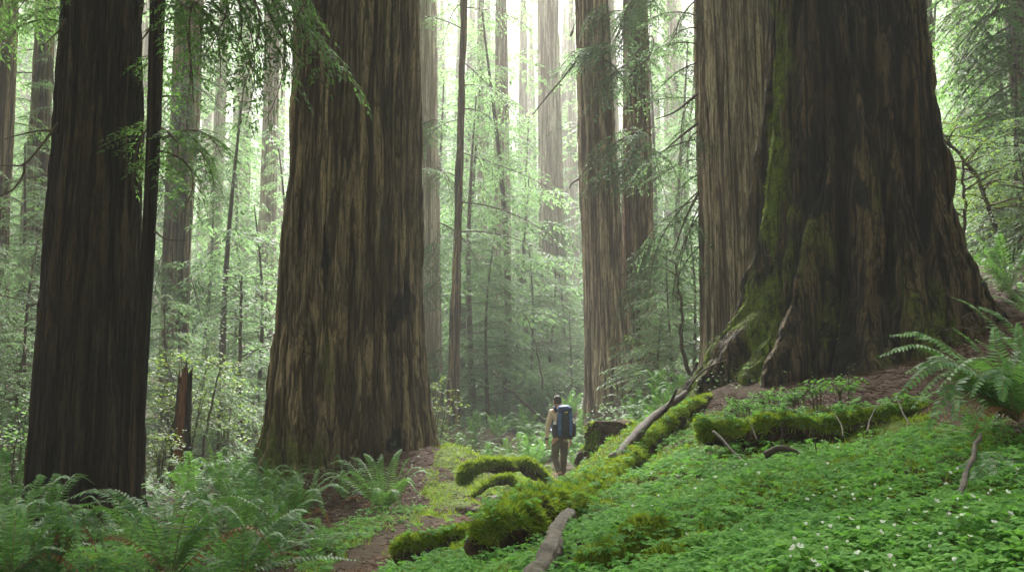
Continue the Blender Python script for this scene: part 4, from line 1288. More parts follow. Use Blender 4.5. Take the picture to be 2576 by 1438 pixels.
custom_fern(965, 13.8, [(830, 1165, 14.2, .25), (880, 1148, 14.3, .2), (915, 1140, 14.1, .2), (960, 1140, 14.0, .15), (1010, 1128, 14.2, .15), (1030, 1150, 14, .2), (1075, 1180, 14.0, .28), (1090, 1195, 13.7, .3), (800, 1250, 13.3, .4), (845, 1210, 13.4, .35), (1060, 1260, 13.2, .4), (930, 1285, 13, .4), (1010, 1300, 13, .4), (780, 1230, 13.8, .35), (1050, 1225, 13.4, .35)],
            'graceful sword fern with high arching fronds touching the broad redwood base', 12, [(1000, 1240, 13.4, .3), (1060, 1230, 13.5, .2), (900, 1290, 13.2, .2), (850, 1280, 13.4, .3)])
fern(800, 10.3, .55, 11, 'small flattened fern above the clover left of the path', None, 13, 1)
fern(660, 9.5, .75, 12, 'fern at the edge of the clover patch left of the path', None, 14, 3)
fern(870, 15.0, .7, 10, 'short fern hidden against the broad redwood base', None, 15, 2)
for i, (px, Y, s_) in enumerate([(610, 8.7, 1.0), (30, 8.1, 1.1), (690, 10.4, .7), (680, 10.6, .85), (530, 11.8, 1.0), (430, 13.2, .9), (590, 13.6, .9), (690, 14.8, .9), (60, 10.4, 1.0), (120, 12.0, .9), (-60, 12, 1.1), (40, 14.5, 1.0), (560, 15.4, .9), (650, 16.5, .9)]):
    fern(px, Y, s_, 13, 'sword fern in the dense thicket between the darkest redwood and the broad one', 'ferns in the near thicket', 130 + i, i % 3)
# bright ferns in the clearing beyond the broad redwood
for i, (px, Y, s) in enumerate([(1150, 24, 1.0), (1190, 25.5, 1.3), (1225, 24.5, 1.1), (1270, 27, 1.2), (1310, 26, 1.2), (1350, 27.5, 1.3), (1380, 30, 1.2), (1250, 31, 1.2), (1320, 33, 1.3), (1190, 30, 1.2), (1440, 33, 1.2), (1460, 29, 1.1), (1400, 36, 1.3), (1140, 29, 1.2), (1350, 38, 1.4), (1290, 41, 1.4), (1340, 23.5, .9), (1365, 24.5, .9), (1450, 24, .8), (1470, 25.5, 1.0), (1440, 27, 1.1), (1410, 29, 1.2), (1330, 25, 1.0), (1385, 27, 1.0)]):
    fern(px, Y, s, 13, 'fresh green fern in the sunlit clearing beyond the broad redwood', 'ferns in the clearing', 30 + i, 0, up=0.15)
# ferns on the crest of the bank
for i, (px, Y, s) in enumerate([(1500, 21.5, .9), (1535, 22, 1.0), (1575, 20.5, 1.0), (1610, 20, 1.0), (1650, 20.5, 1.1), (1690, 19.5, 1.1), (1725, 19, .9), (1600, 23, 1.1), (1670, 22.5, 1.1), (1545, 19.3, .7), (1640, 18.5, .75)]):
    fern(px, Y, s, 13, 'arching fern on the bank crest between mossy stump and pinkish trunk', 'ferns on the bank crest', 60 + i, 0, up=0.12)
fern(1500, 27, 1.0, 12, 'fern at the foot of the twin trunked redwood', None, 80, 0)
# big fern on the right
custom_fern(2560, 6.3, [(2205, 897, 6.1, .22), (2232, 842, 6.3, .2), (2395, 822, 6.6, .12), (2300, 850, 6.7, .2), (2250, 1005, 5.9, .3), (2330, 900, 6.8, .2), (2450, 850, 6.4, .1), (2560, 810, 6.5, .08), (2620, 790, 6.4, .08), (2540, 900, 6.9, .12), (2480, 960, 5.8, .25), (2350, 985, 5.8, .32), (2650, 900, 6.3, .2), (2590, 960, 5.7, .3), (2700, 1000, 6, .3), (2330, 1090, 5.8, .3), (2270, 940, 6.2, .26), (2360, 880, 6.5, .18), (2420, 920, 6.2, .2), (2500, 820, 6.6, .1), (2440, 1000, 5.7, .28), (2520, 1010, 5.6, .25), (2400, 1060, 5.7, .3), (2600, 850, 6.5, .1), (2290, 1030, 5.9, .3)],
            'big sword fern reaching across the slope above the clover', 90, [(2310, 1050, 6.0, .25), (2340, 1080, 6.0, .2), (2440, 1100, 5.8, .2), (2600, 1120, 5.6, .2)], z0=0.05, W=.135)
custom_fern(2560, 5.4, [(2440, 1215, 5.0, .12), (2520, 1225, 4.9, .12), (2400, 1180, 5.2, .15), (2600, 1230, 4.9, .15)], 'low dark fern with broad hanging fronds under the big sword fern', 91, [], z0=0.04, W=.15)
custom_fern(2640, 8.0, [(2390, 745, 8.3, .15), (2460, 770, 8.2, .15), (2560, 740, 8.2, .1), (2520, 850, 7.8, .2), (2600, 720, 8.3, .1), (2480, 820, 8.2, .2), (2700, 760, 8, .1)], 'fern arching in from the frame edge above the big sword fern', 92, [])
fern(2470, 6.6, .55, 11, 'small fern nestled under the reaching fronds of the big sword fern', None, 96, 1)
fern(2540, 15.5, 1.15, 14, 'bright green fern on the steep bank by the fluted roots', None, 93, 0)
fern(2600, 14, 1.1, 13, 'green fern half outside the frame high on the bank', None, 94, 0)
fern(2510, 18.5, 1.0, 12, 'pale fern under the leaning thin trunk', None, 95, 0)

# ------------------------------------------------------------------ logs, stumps and branches
LOGTOPS = []


def mossy_log(name, label, cat, pts, seed, mossn=5000, tuft=(0.035, 0.007), nseg=110, sides=40, rough=0.16, cover=0.0, hang=0.5, cap_round=True, mossmin=0.25, side_flat=1.0, grow=0):
    """pts: (px, py, Y, radius) of the axis in the photograph."""
    w = np.array([[*P(a, b, c), d] for a, b, c, d in pts])
    base = np.array([w[:, 0].mean(), w[:, 1].mean(), 0.0])
    base[2] = h1(base[0], base[1])
    q = bez(w, nseg)
    c, rad = q[:, :3], q[:, 3].copy()
    t = np.linspace(0, 1, nseg)
    if cap_round:
        e = np.minimum(1, np.sqrt(np.clip(1 - (1 - np.minimum(t, 1 - t) / 0.035).clip(0, 1) ** 2, 0, 1)) + 0.02)
        rad = rad * e
    V, Q = tube(c, rad, sides, False)
    cc = np.repeat(c, sides, axis=0)
    d = V - cc
    rr = np.repeat(rad, sides)
    nz = fbm(V * 3.2, 4, seed) * 1.2 + fbm(V * 11, 3, seed + 3) * .35
    V = cc + d * (1 + rough * nz * 1.6)[:, None]
    V[:, 2] = cc[:, 2] + (V[:, 2] - cc[:, 2]) * side_flat
    V = V + 0.35 * rr[:, None] * np.stack([fbm(V * 1.9, 2, seed + 40), fbm(V * 1.9, 2, seed + 41), fbm(V * 1.9, 2, seed + 42)], -1)
    dn = d / (np.linalg.norm(d, axis=1)[:, None] + 1e-6)
    mo = dn[:, 2] * 0.75 + 0.30 + cover + fbm(V * 2.2, 3, seed + 8) * 0.7
    top = dn[:, 2] > .45
    if grow:
        sel = np.random.default_rng(seed).choice(np.where(top)[0], grow)
        LOGTOPS.append(V[sel] + np.random.default_rng(seed + 1).normal(0, .02, (grow, 3)))
    t_ = thing(name, base, label, cat)
    mb = MB(); mb.add(V - base, Q)
    link('wood', mb.mesh('wood', [M['mossy_wood']], True, {'moss': mo}), t_)
    if mossn:
        g = np.random.default_rng(seed)
        F4 = Q[g.integers(0, len(Q), mossn * 3)]
        ok = mo[F4].mean(1) + g.normal(0, .12, len(F4)) > mossmin + .2
        F4 = F4[ok][:mossn]
        a = g.random((len(F4), 2, 1))
        p = (V[F4[:, 0]] * (1 - a[:, 0]) + V[F4[:, 1]] * a[:, 0]) * (1 - a[:, 1]) + (V[F4[:, 3]] * (1 - a[:, 0]) + V[F4[:, 2]] * a[:, 0]) * a[:, 1]
        nn = dn[F4].mean(1)
        side = np.clip(1 - nn[:, 2:3], 0, 1.3)
        dr = nn * 0.8 + g.normal(0, .5, nn.shape) + np.array([0, 0, -1.0]) * side * hang
        dr /= np.linalg.norm(dr, axis=1)[:, None]
        wv = np.cross(dr, g.normal(0, 1, nn.shape)); wv /= np.linalg.norm(wv, axis=1)[:, None]
        ln = tuft[0] * g.uniform(.5, 1.5, (len(F4), 1)) * (1 + .8 * side * hang); wd = tuft[1] * g.uniform(.6, 1.4, (len(F4), 1))
        VV = np.stack([p - wv * wd, p + wv * wd, p + dr * ln + wv * wd * .3], 1).reshape(-1, 3)
        m2 = MB(); m2.add(VV - base, np.arange(len(VV)).reshape(-1, 3))
        mo_ = link('moss', m2.mesh('moss', [M['moss']], False), t_)
        mo_['kind'] = 'stuff'
    return t_


mossy_log('mossy_log', 'thick moss covered log running up the edge of the bank from the path', 'log', [(1222, 1370, 6.5, .15), (1262, 1345, 6.7, .20), (1325, 1312, 7.1, .20), (1400, 1290, 7.9, .17), (1470, 1252, 9.0, .15), (1540, 1198, 10.6, .14), (1620, 1118, 12.4, .14), (1690, 1060, 13.6, .12), (1742, 1024, 14.4, .08)], 1, 22000, (.038, .0055), hang=1.0, cover=-.06, rough=.42, grow=450, nseg=220)
mossy_log('mossy_log', 'long moss topped log lying across the slope below the moss streaked giant', 'log', [(1765, 1102, 9.7, .08), (1800, 1092, 9.6, .13), (1880, 1094, 9.3, .11), (1960, 1082, 9.1, .135), (2080, 1080, 8.9, .10), (2180, 1062, 8.8, .13), (2270, 1050, 8.8, .09), (2345, 1034, 8.9, .06)], 2, 12000, (.040, .006), hang=1.0, cover=-.06, rough=.42, grow=420)
mossy_log('mossy_stump', 'squat dark stump with a cushion of moss on top beside the hiker', 'stump', [(1545, 1160, 17.2, .46), (1543, 1110, 17.2, .43), (1542, 1082, 17.2, .43), (1541, 1058, 17.2, .36)], 3, 6000, (.05, .010), 60, 44, .22, -.12, .5, True)
mossy_log('mossy_mound', 'small moss cushioned root end poking out by the path', 'root', [(1000, 1398, 8.0, .08), (1040, 1384, 7.95, .115), (1090, 1372, 8.0, .075), (1135, 1356, 8.1, .09), (1195, 1345, 8.3, .04)], 4, 4500, (.035, .005), hang=.8, cover=.05, rough=.45, grow=60)
mossy_log('mossy_root', 'knotted mossy root arching over a dark hollow near the path', 'root', [(1160, 1218, 15.0, .05), (1178, 1188, 15.2, .10), (1225, 1166, 15.4, .09), (1262, 1172, 15.5, .13), (1310, 1168, 15.7, .08), (1345, 1186, 15.8, .12), (1385, 1215, 16, .05)], 5, 6000, (.05, .008), hang=1.0, cover=.1, rough=.4)
mossy_log('mossy_root', 'lower mossy root bent below the knotted one', 'root', [(1190, 1250, 14.4, .03), (1230, 1216, 14.7, .055), (1275, 1205, 14.9, .07), (1300, 1222, 14.8, .045), (1330, 1245, 14.7, .03)], 6, 2200, (.045, .007), hang=.8, cover=.1, rough=.4)
mossy_log('log_end', 'round dark log end stopping the fallen branch on the bank', 'log', [(1748, 1030, 14.2, .14), (1762, 1020, 14.6, .15), (1800, 1012, 15.4, .13)], 7, 1500, (.04, .008), 40, 30, .12, -.35)
mossy_log('rotten_log', 'short black rotten log at the bank foot beside the hiker', 'log', [(1455, 1165, 18.2, .11), (1480, 1143, 18.0, .13), (1520, 1138, 17.6, .10)], 8, 800, (.04, .008), 40, 26, .2, -.5)
mossy_log('mossy_stub', 'dark leaning stub at the head of the long moss topped log', 'stump', [(1790, 1110, 9.7, .10), (1770, 1080, 9.7, .085), (1755, 1058, 9.8, .045)], 9, 700, (.03, .006), 40, 24, .2, -.3)
def trunk_moss(t, T, cnt, thr, seed, zmax, ln0=.05):
    """Tufts of moss hanging on the mossiest strips of a trunk's lower bark."""
    gm = np.random.default_rng(seed)
    V, Q, ms = T['V'], T['Q'], T['ms']
    zc = V[Q[:, 0], 2]
    pk_ = np.where((zc < zmax) & (zc > -.2) & (V[Q[:, 0], 1] < .6))[0]
    F4 = Q[gm.choice(pk_, cnt * 8)]
    F4 = F4[ms[F4].mean(1) + gm.normal(0, .08, len(F4)) - .05 * V[F4[:, 0], 2] > thr][:cnt]
    a = gm.random((len(F4), 1))
    p = V[F4[:, 0]] * (1 - a) + V[F4[:, 2]] * a
    nn = np.cross(V[F4[:, 1]] - V[F4[:, 0]], V[F4[:, 3]] - V[F4[:, 0]]); nn /= np.linalg.norm(nn, axis=1)[:, None] + 1e-9
    dr = nn * .5 + gm.normal(0, .4, p.shape) + np.array([0, 0, -.8])
    dr /= np.linalg.norm(dr, axis=1)[:, None]
    wv = np.cross(dr, gm.normal(0, 1, p.shape)); wv /= np.linalg.norm(wv, axis=1)[:, None]
    ln = ln0 * gm.uniform(.4, 1.6, (len(F4), 1)); wd = ln * .13
    mm = MB()
    mm.add(np.stack([p - wv * wd, p + wv * wd, p + dr * ln + wv * wd * .3], 1).reshape(-1, 3), np.arange(len(F4) * 3).reshape(-1, 3))
    link('moss', mm.mesh('moss', [M['moss']], False), t)['kind'] = 'stuff'
    print('trunk moss', len(F4))


trunk_moss(tG, GT, 5000, .42, 66, 5.5, .04)
trunk_moss(tC, CT, 3500, .50, 67, 2.5)
mossy_log('mossy_mound', 'flat yellow green moss hump in the clover at the picture bottom', 'moss', [(1480, 1438, 4.75, .08), (1560, 1400, 4.9, .10), (1650, 1368, 5.1, .11), (1740, 1352, 5.3, .07)], 11, 6000, (.03, .004), hang=.3, cover=.3, rough=.45, grow=120)


def branch(name, label, cat, pts, r0, r1, mat='dead_wood', twigs=(), n=40, group=None, sides=9, knob=.12):
    w = np.array([P(*p) for p in pts])
    base = w[0].copy()
    q = bez(w - base, n)
    tt = np.linspace(0, 1, n) * float(np.linalg.norm(w[-1] - w[0])) / max(r0, .01) * .22
    rad = np.linspace(r0, r1, n) * (1 + knob * np.sin(tt * 1.7) * np.cos(tt * .63 + 1))
    q = q + r0 * .3 * np.stack([np.sin(tt * .8), np.cos(tt * 1.1), np.sin(tt * .5)], -1)
    mb = MB(); add_tube(mb, q, rad, sides, 0, True)
    if r0 > .03:
        V = mb.v[0]; m_ = len(q) * sides
        cc = np.repeat(q, sides, axis=0)
        d_ = V[:m_] - cc
        nz = fbm(V[:m_] * np.array([9, 9, 9.0]) / (r0 * 16), 3, 5) + .6 * fbm(np.stack([np.tile(np.arange(sides) * 1.3, len(q)), np.repeat(tt * .35, sides), 0 * V[:m_, 0]], -1), 2, 8)
        V[:m_] = cc + d_ * (1 + .42 * nz)[:, None]
    for tp, ra, rb in twigs:
        tw = bez(np.array([P(*p) for p in tp]) - base, 14)
        add_tube(mb, tw, np.linspace(ra, rb, 14), 6, 0, True)
    o = link(name, mb.mesh(name, [M[mat]]), None, tuple(base))
    return tag(o, label, cat, group)


branch('fallen_branch', 'forked dead branch leaning on the bank near the mossy stump', 'branch', [(1540, 1160, 10.9), (1575, 1120, 11.6), (1620, 1075, 12.2), (1665, 1036, 12.8), (1695, 1008, 13.1), (1722, 983, 13.4)], .066, .040, twigs=[([(1672, 1034, 12.8), (1690, 1006, 12.7), (1702, 978, 12.6)], .028, .016), ([(1722, 988, 13.4), (1760, 940, 13.5), (1800, 915, 13.6), (1830, 905, 13.8)], .018, .007)])
branch('fallen_branch', 'dark moss flecked branch slanting from the hiker boots up the bank', 'branch', [(1395, 1228, 15.0), (1440, 1195, 15.2), (1490, 1160, 15.4), (1530, 1125, 15.6), (1575, 1090, 15.8)], .045, .05, 'mossy_wood')
branch('weathered_limb', 'peeling grey limb jutting from under the thick moss covered log', 'branch', [(1330, 1475, 4.6), (1364, 1420, 4.95), (1392, 1372, 5.35), (1412, 1330, 5.9), (1430, 1290, 6.6)], .055, .045, 'grey_wood', n=70, sides=28, knob=.12)
branch('weathered_root', 'flat grey root lying bare beside the path', 'root', [(1190, 1290, 12.6), (1225, 1268, 13.0), (1262, 1250, 13.4)], .045, .06, 'grey_wood', knob=.3)
branch('fallen_stick', 'long bare stick propped in the clover below the dark hanging fern', 'stick', [(2298, 1440, 3.3), (2345, 1360, 3.7), (2400, 1275, 4.2), (2428, 1200, 4.8), (2452, 1130, 5.3), (2466, 1090, 5.6)], .017, .011, knob=.25)
branch('fallen_stick', 'reddish stick crossing the lower corner of the clover', 'stick', [(2505, 1440, 3.1), (2540, 1395, 3.2), (2590, 1350, 3.3)], .008, .007)
branch('dead_twig', 'thin twig curving down from the leaning stub into the clover', 'twig', [(1795, 1085, 9.3), (1830, 1120, 9.0), (1865, 1155, 8.7), (1885, 1175, 8.5)], .014, .008)
branch('dead_twig', 'thin pale stem standing upright before the long moss topped log', 'twig', [(1965, 1130, 8.2), (1967, 1090, 8.2), (1968, 1060, 8.2)], .006, .004, 'grey_wood', n=12, sides=5)
branch('dead_twig', 'slanting pale stem before the long moss topped log', 'twig', [(2055, 1140, 7.6), (2048, 1105, 7.6), (2040, 1075, 7.6)], .006, .004, 'grey_wood', n=12, sides=5)
branch('fallen_branch', 'slanting bare branch low in the mist left of the hiker', 'branch', [(1370, 1060, 33), (1330, 1025, 33), (1292, 990, 33), (1265, 970, 33)], .06, .03)
branch('broken_stub', 'jagged upright stub by the bare sapling foot on the bank', 'stump', [(1738, 975, 19.6), (1746, 935, 19.6), (1752, 912, 19.6)], .075, .03, n=14)
branch('fallen_branch', 'mossy bough leaning behind the broken snag', 'branch', [(395, 1170, 19.5), (420, 1110, 19.5), (445, 1050, 19.6), (460, 1020, 19.6)], .045, .025, 'mossy_wood')
branch('fallen_branch', 'low dark bough sloping between snag and thin black stem', 'branch', [(500, 1230, 20), (550, 1195, 20), (610, 1165, 20.4)], .06, .03, 'mossy_wood')
rt = random.Random(5)
for (x0, y0, Y0, x1, y1, Y1) in [(2090, 1010, 11, 2240, 1012, 10.5), (2170, 1000, 11, 2080, 1070, 10), (2250, 965, 11, 2330, 985, 10.3), (2150, 960, 12, 2175, 1005, 11.2), (2230, 1010, 10, 2340, 1050, 9), (2040, 1020, 11.5, 2060, 1075, 10.2), (2120, 985, 11.5, 2200, 985, 11),
                                 (1960, 1025, 12, 2040, 1005, 12), (2260, 930, 12, 2350, 950, 11), (2350, 880, 12, 2440, 900, 11), (1830, 1035, 12.5, 1900, 1050, 12), (2420, 800, 13, 2500, 790, 12.5), (2380, 830, 12.8, 2480, 850, 12)]:
    mx, my = (x0 + x1) / 2 + rt.uniform(-15, 15), (y0 + y1) / 2 + rt.uniform(-18, 4)
    branch('dead_twig', 'bare pale twig among the brown litter below the fluted giant', 'twig', [(x0, y0, Y0), (mx, my, (Y0 + Y1) / 2), (x1, y1, Y1)], .015, .006, 'dead_wood', n=16, sides=5, group='twigs on the litter slope')
for (x0, y0, Y0, x1, y1, Y1) in [(1905, 1110, 8.9, 1890, 1030, 9.4), (2120, 1100, 8.2, 2098, 1040, 8.6), (2180, 1090, 8.1, 2215, 1010, 8.8), (1840, 1060, 9.8, 1925, 1035, 10.0), (2010, 1050, 9.6, 2110, 1030, 9.6), (1960, 1200, 7.2, 1990, 1150, 7.6), (2290, 1075, 8.0, 2255, 1000, 8.6)]:
    branch('dead_twig', 'thin dead twig leaning across the long moss topped log', 'twig', [(x0, y0, Y0), ((x0 + x1) / 2 + rt.uniform(-8, 8), (y0 + y1) / 2 - 6, (Y0 + Y1) / 2), (x1, y1, Y1)], .008, .004, 'grey_wood', n=14, sides=5, group='twigs over the long mossy log')
for i, (px, Y) in enumerate([(1880, 11.5), (1935, 11.0), (1990, 10.8), (2050, 10.4), (1850, 12.4), (2130, 10.2), (1965, 12.0), (1905, 12.6)]):
    shrub(px, Y, .34, .20, 'small leafy seedling on the litter between the long log and the fluted giant', 300 + i, 4, 40, .045, 'clover_leaf', low=.5, group='seedlings on the litter slope', name='seedling')
# fallen bark sheet in the clover
branch('bark_strip', 'curled brown bark strip lying at the upper clover edge', 'bark', [(1925, 1145, 7.9), (1960, 1128, 7.9), (2000, 1138, 7.9), (2025, 1160, 7.8)], .03, .012, 'dead_wood', n=20, sides=7)

# ------------------------------------------------------------------ ground cover
def scatter_ground(n, y0, y1, power, seed, xr=(-0.62, 0.62)):
    g = np.random.default_rng(seed)
    u = g.random(n)
    if power == 1:
        y = y0 * (y1 / y0) ** u
    else:
        e = 1 - power
        y = (y0 ** e + u * (y1 ** e - y0 ** e)) ** (1 / e)
    x = y * g.uniform(*xr, n)
    return x, y, g


def clover():
    x, y, g = scatter_ground(140000, 2.6, 30, 1.35, 3)
    z = H(x, y)
    mk = masks(x, y, z)
    q = np.stack([x, y, 0 * x], -1)
    cl = fbm(q * 1.1, 3, 91)
    dens = mk['clover'] * (0.95 - 0.45 * mk['mossy']) * sstep(-0.42, 0.02, cl + 0.12) * (1 - mk['path'])
    dens = np.maximum(dens, 0.20 * mk['mossy'] * (1 - mk['path']) * (cl > 0))
    ok = g.random(len(x)) < dens * np.where(y < 8, .52, .75)
    x, y, z = x[ok], y[ok], z[ok]
    lt = np.concatenate(LOGTOPS)
    x, y, z = np.concatenate([x, lt[:, 0]]), np.concatenate([y, lt[:, 1]]), np.concatenate([z, lt[:, 2]])
    n = len(x)
    size = g.uniform(.018, .038, n) * np.where(y < 8, 1.0, 1.2)
    hgt = g.uniform(.003, .13, n) * (0.8 + 0.5 * fbm(np.stack([x, y, 0 * x], -1) * 2, 2, 5))
    c = np.stack([x, y, z + hgt], -1)
    a0 = g.uniform(0, 2 * math.pi, n)
    tilt = g.normal(0, .30, (n, 2))
    nrm = np.stack([tilt[:, 0] - .02, tilt[:, 1] - .10, np.ones(n)], -1)
    nrm /= np.linalg.norm(nrm, axis=1)[:, None]
    shape = np.array([(0, 0, 0), (.48, .55, -.14), (.46, 1.02, -.22), (0, .86, -.02), (-.46, 1.02, -.22), (-.48, .55, -.14)])
    Vs = []
    ux = np.cross(nrm, np.array([0, 1.0, 0])); ux /= np.linalg.norm(ux, axis=1)[:, None]
    uy = np.cross(nrm, ux)
    for k in range(3):
        a = a0 + k * 2.094
        e1 = ux * np.cos(a)[:, None] + uy * np.sin(a)[:, None]
        e2 = np.cross(nrm, e1)
        pts = c[:, None] + size[:, None, None] * (shape[None, :, 0, None] * e2[:, None] + shape[None, :, 1, None] * e1[:, None] + shape[None, :, 2, None] * nrm[:, None])
        Vs.append(pts)
    V = np.stack(Vs, 1).reshape(-1, 3)
    b = np.arange(n * 3)[:, None] * 6
    Q = np.vstack([b + np.array([0, 1, 2, 3]), b + np.array([0, 3, 4, 5])])
    mb = MB(); mb.add(V, Q)
    tag(link('clover_ground_cover', mb.mesh('clover_ground_cover', [M['clover_leaf']], False)), kind='stuff')
    print('clover', n)


clover()


def blades(name, mat, n, y0, y1, keyf, size, width, seed, down=0.0, spread=.6, power=1.2):
    x, y, g = scatter_ground(n, y0, y1, power, seed)
    z = H(x, y)
    mk = masks(x, y, z)
    q = np.stack([x, y, 0 * x], -1)
    z = z + mk['mossy'] * mossrel(q) - mk['path'] * .05
    ok = g.random(n) < keyf(mk, q)
    x, y, z = x[ok], y[ok], z[ok]
    m = len(x)
    p = np.stack([x, y, z], -1)
    d = g.normal(0, spread, (m, 3)); d[:, 2] = np.abs(d[:, 2]) * (1 - down) + (1 - down) * .7
    d /= np.linalg.norm(d, axis=1)[:, None]
    w = np.cross(d, g.normal(0, 1, (m, 3))); w /= np.linalg.norm(w, axis=1)[:, None]
    ln = size * g.uniform(.5, 1.5, (m, 1)) * np.maximum(1, (y[:, None] / 9) ** .5)
    wd = width * g.uniform(.6, 1.4, (m, 1)) * np.maximum(1, (y[:, None] / 9) ** .5)
    V = np.stack([p - w * wd, p + w * wd, p + d * ln + w * wd * .3], 1).reshape(-1, 3)
    if down > .5:
        V[:, 2] += .012
    mb = MB(); mb.add(V, np.arange(m * 3).reshape(-1, 3))
    tag(link(name, mb.mesh(name, [M[mat]], False)), kind='stuff')
    print(name, m)


blades('ground_moss', 'moss', 600000, 3.5, 32, lambda m, q: np.clip(m['mossy'] + .22 * m['clover'], 0, 1) * sstep(-.35, .1, fbm(q * 1.5, 3, 13)) * (1 - m['path']), .045, .006, 21)
blades('needle_litter', 'litter', 220000, 5, 32, lambda m, q: np.clip(.55 * m['litter'] + .55 * m['path'] + .10 + .06 * m['mossy'], 0, 1) * (1 - .8 * m['clover']), .07, .004, 22, .93, .8)

blades('fallen_twigs', 'litter', 40000, 4.5, 26, lambda m, q: np.clip(.75 * m['litter'] + .12 * m['path'] + .03, 0, 1) * (1 - m['clover']), .16, .0045, 24, .90, .9)


def herbs():
    """Small leafy plants sprinkled over the dim forest floor away from the camera."""
    x, y, g = scatter_ground(80000, 6.5, 60, 1.3, 33)
    z = H(x, y)
    mk = masks(x, y, z)
    q = np.stack([x, y, 0 * x], -1)
    d = (1 - mk['path']) * (1 - .85 * mk['litter']) * (1 - .7 * mk['mossy']) * (1 - .8 * mk['clover']) * sstep(-.4, .2, fbm(q * .8, 3, 51)) * np.where(x < -1.2, .12 * sstep(6, 7, y) + .6 * sstep(11, 16, y), sstep(11, 24, y)) * sstep(.6, 2.2, np.abs(x - np.interp(y, PATH[:, 1], PATH[:, 0])) + np.maximum(0, y - 30) * .1)
    ok = g.random(len(x)) < d
    x, y, z = x[ok], y[ok], z[ok]
    n = len(x)
    s = g.uniform(.03, .075, n) * np.maximum(.7, y / 16) ** .7
    p = np.stack([x, y, z + g.uniform(.01, .26, n) * np.where(y < 12, .35, np.clip(y / 16, .35, 1))], -1)
    V = []
    for k in range(4):
        a = g.uniform(0, 6.28, n)
        u = np.stack([np.cos(a), np.sin(a), g.uniform(-.5, .5, n)], -1)
        w = np.stack([-np.sin(a), np.cos(a), g.uniform(-.5, .5, n)], -1) * .3
        b = p + u * s[:, None] * .3 + np.stack([0 * a, 0 * a, g.uniform(-.1, .12, n)], -1)
        V.append(np.stack([b, b + (u * .5 + w) * s[:, None], b + u * s[:, None], b + (u * .5 - w) * s[:, None]], 1))
    V = np.stack(V, 1).reshape(-1, 3)
    mb = MB(); mb.add(V, np.arange(len(V)).reshape(-1, 4))
    tag(link('undergrowth', mb.mesh('undergrowth', [M['hemlock_leaf']], False)), kind='stuff')
    print('herbs', n)


herbs()

# white flowers
FL = []
for i in range(4):
    r = random.Random(40 + i)
    mb = MB()
    st = bez([(0, 0, -.10), (r.gauss(0, .008), r.gauss(0, .008), -.04), (0, 0, 0)], 6)
    add_tube(mb, st, .0011, 4, 0)
    op = [.55, .8, .35, 1.1][i]
    for k in range(5):
        a = k * 2 * math.pi / 5 + r.uniform(-.15, .15)
        e = np.array([math.cos(a) * math.sin(op), math.sin(a) * math.sin(op), math.cos(op)])
        s = np.array([-math.sin(a), math.cos(a), 0])
        l = .0165
        pts = [np.zeros(3), e * l * .45 + s * .0048, e * l * .85 + s * .0062 + np.array([0, 0, .001]), e * l * 1.05, e * l * .85 - s * .0062 + np.array([0, 0, .001]), e * l * .45 - s * .0048]
        mb.add(np.array(pts), np.array([(0, 1, 2, 3), (0, 3, 4, 5)]), 1)
    FL.append(mb.mesh('white_flower', [M['rachis'], M['petal']], True))
FLPOS = [(1592, 1278), (1580, 1306), (1552, 1300), (1468, 1322), (1702, 1200), (1716, 1182), (1638, 1190), (1740, 1192), (1876, 1168), (1908, 1190), (2082, 1168), (2110, 1133), (1800, 1210), (1846, 1180), (2322, 1192), (2390, 1198), (2380, 1214), (2412, 1180), (2120, 1226), (2106, 1247), (2200, 1220), (2046, 1246),
         (2030, 1254), (1725, 1345), (1862, 1330), (2240, 1237), (2232, 1254), (2190, 1268), (2146, 1246), (2150, 1260), (2098, 1260), (2220, 1310), (2252, 1336), (2260, 1362), (2216, 1346), (2160, 1330), (2110, 1302), (2140, 1318), (2070, 1316), (2090, 1330), (2058, 1348), (2030, 1330), (2130, 1374), (2000, 1390), (1990, 1398), (2012, 1384),
         (2080, 1390), (2300, 1310), (2286, 1290), (2330, 1290), (2356, 1262), (2430, 1284), (2410, 1254), (2446, 1254), (2388, 1300), (2408, 1308), (2422, 1312), (2448, 1300), (2490, 1252), (2492, 1240), (2534, 1250), (2464, 1262), (2500, 1322), (2540, 1304), (2402, 1420), (2560, 1192), (2240, 1404), (2160, 1412), (2046, 1424), (2060, 1424), (1930, 1420), (1995, 1366), (2250, 1426), (2180, 1436), (645, 1425), (835, 1392),
         (1660, 1250), (1642, 1268), (1750, 1236), (1532, 1312), (1764, 1206), (1990, 1410), (2364, 1340), (2340, 1380), (2440, 1346)]


def ray_ground(px, py):
    xc, yc = (px - HX) / F, (HY - py) / F
    d = np.array([xc, CP - yc * SP, SP + yc * CP]); d = d / d[1]
    Ys = np.linspace(2.2, 14, 500)
    hh = H(d[0] * Ys, Ys)
    b = CH + d[2] * Ys - hh - 0.105
    i = np.argmax(b < 0)
    return np.array([d[0] * Ys[i], Ys[i], hh[i]]) if b[i] < 0 else None


rf = random.Random(9)
for (px, py) in FLPOS:
    g = ray_ground(px, py)
    if g is None:
        continue
    o = link('white_flower', FL[rf.randrange(4)], None, (g[0], g[1], g[2] + rf.uniform(.095, .12)))
    s = rf.uniform(.6, .95) * (1 if g[1] < 6 else 1.25)
    o.scale = (s, s, s)
    o.rotation_euler = (rf.gauss(0.3, .35), rf.gauss(0, .4), rf.uniform(0, 6.28))
    if px < 1000:
        tag(o, 'white flower in the clover patch left of the path', 'flower', 'white flowers left of the path')
    else:
        tag(o, 'small white flower standing above the clover leaves on the bank', 'flower', 'white flowers in the clover')

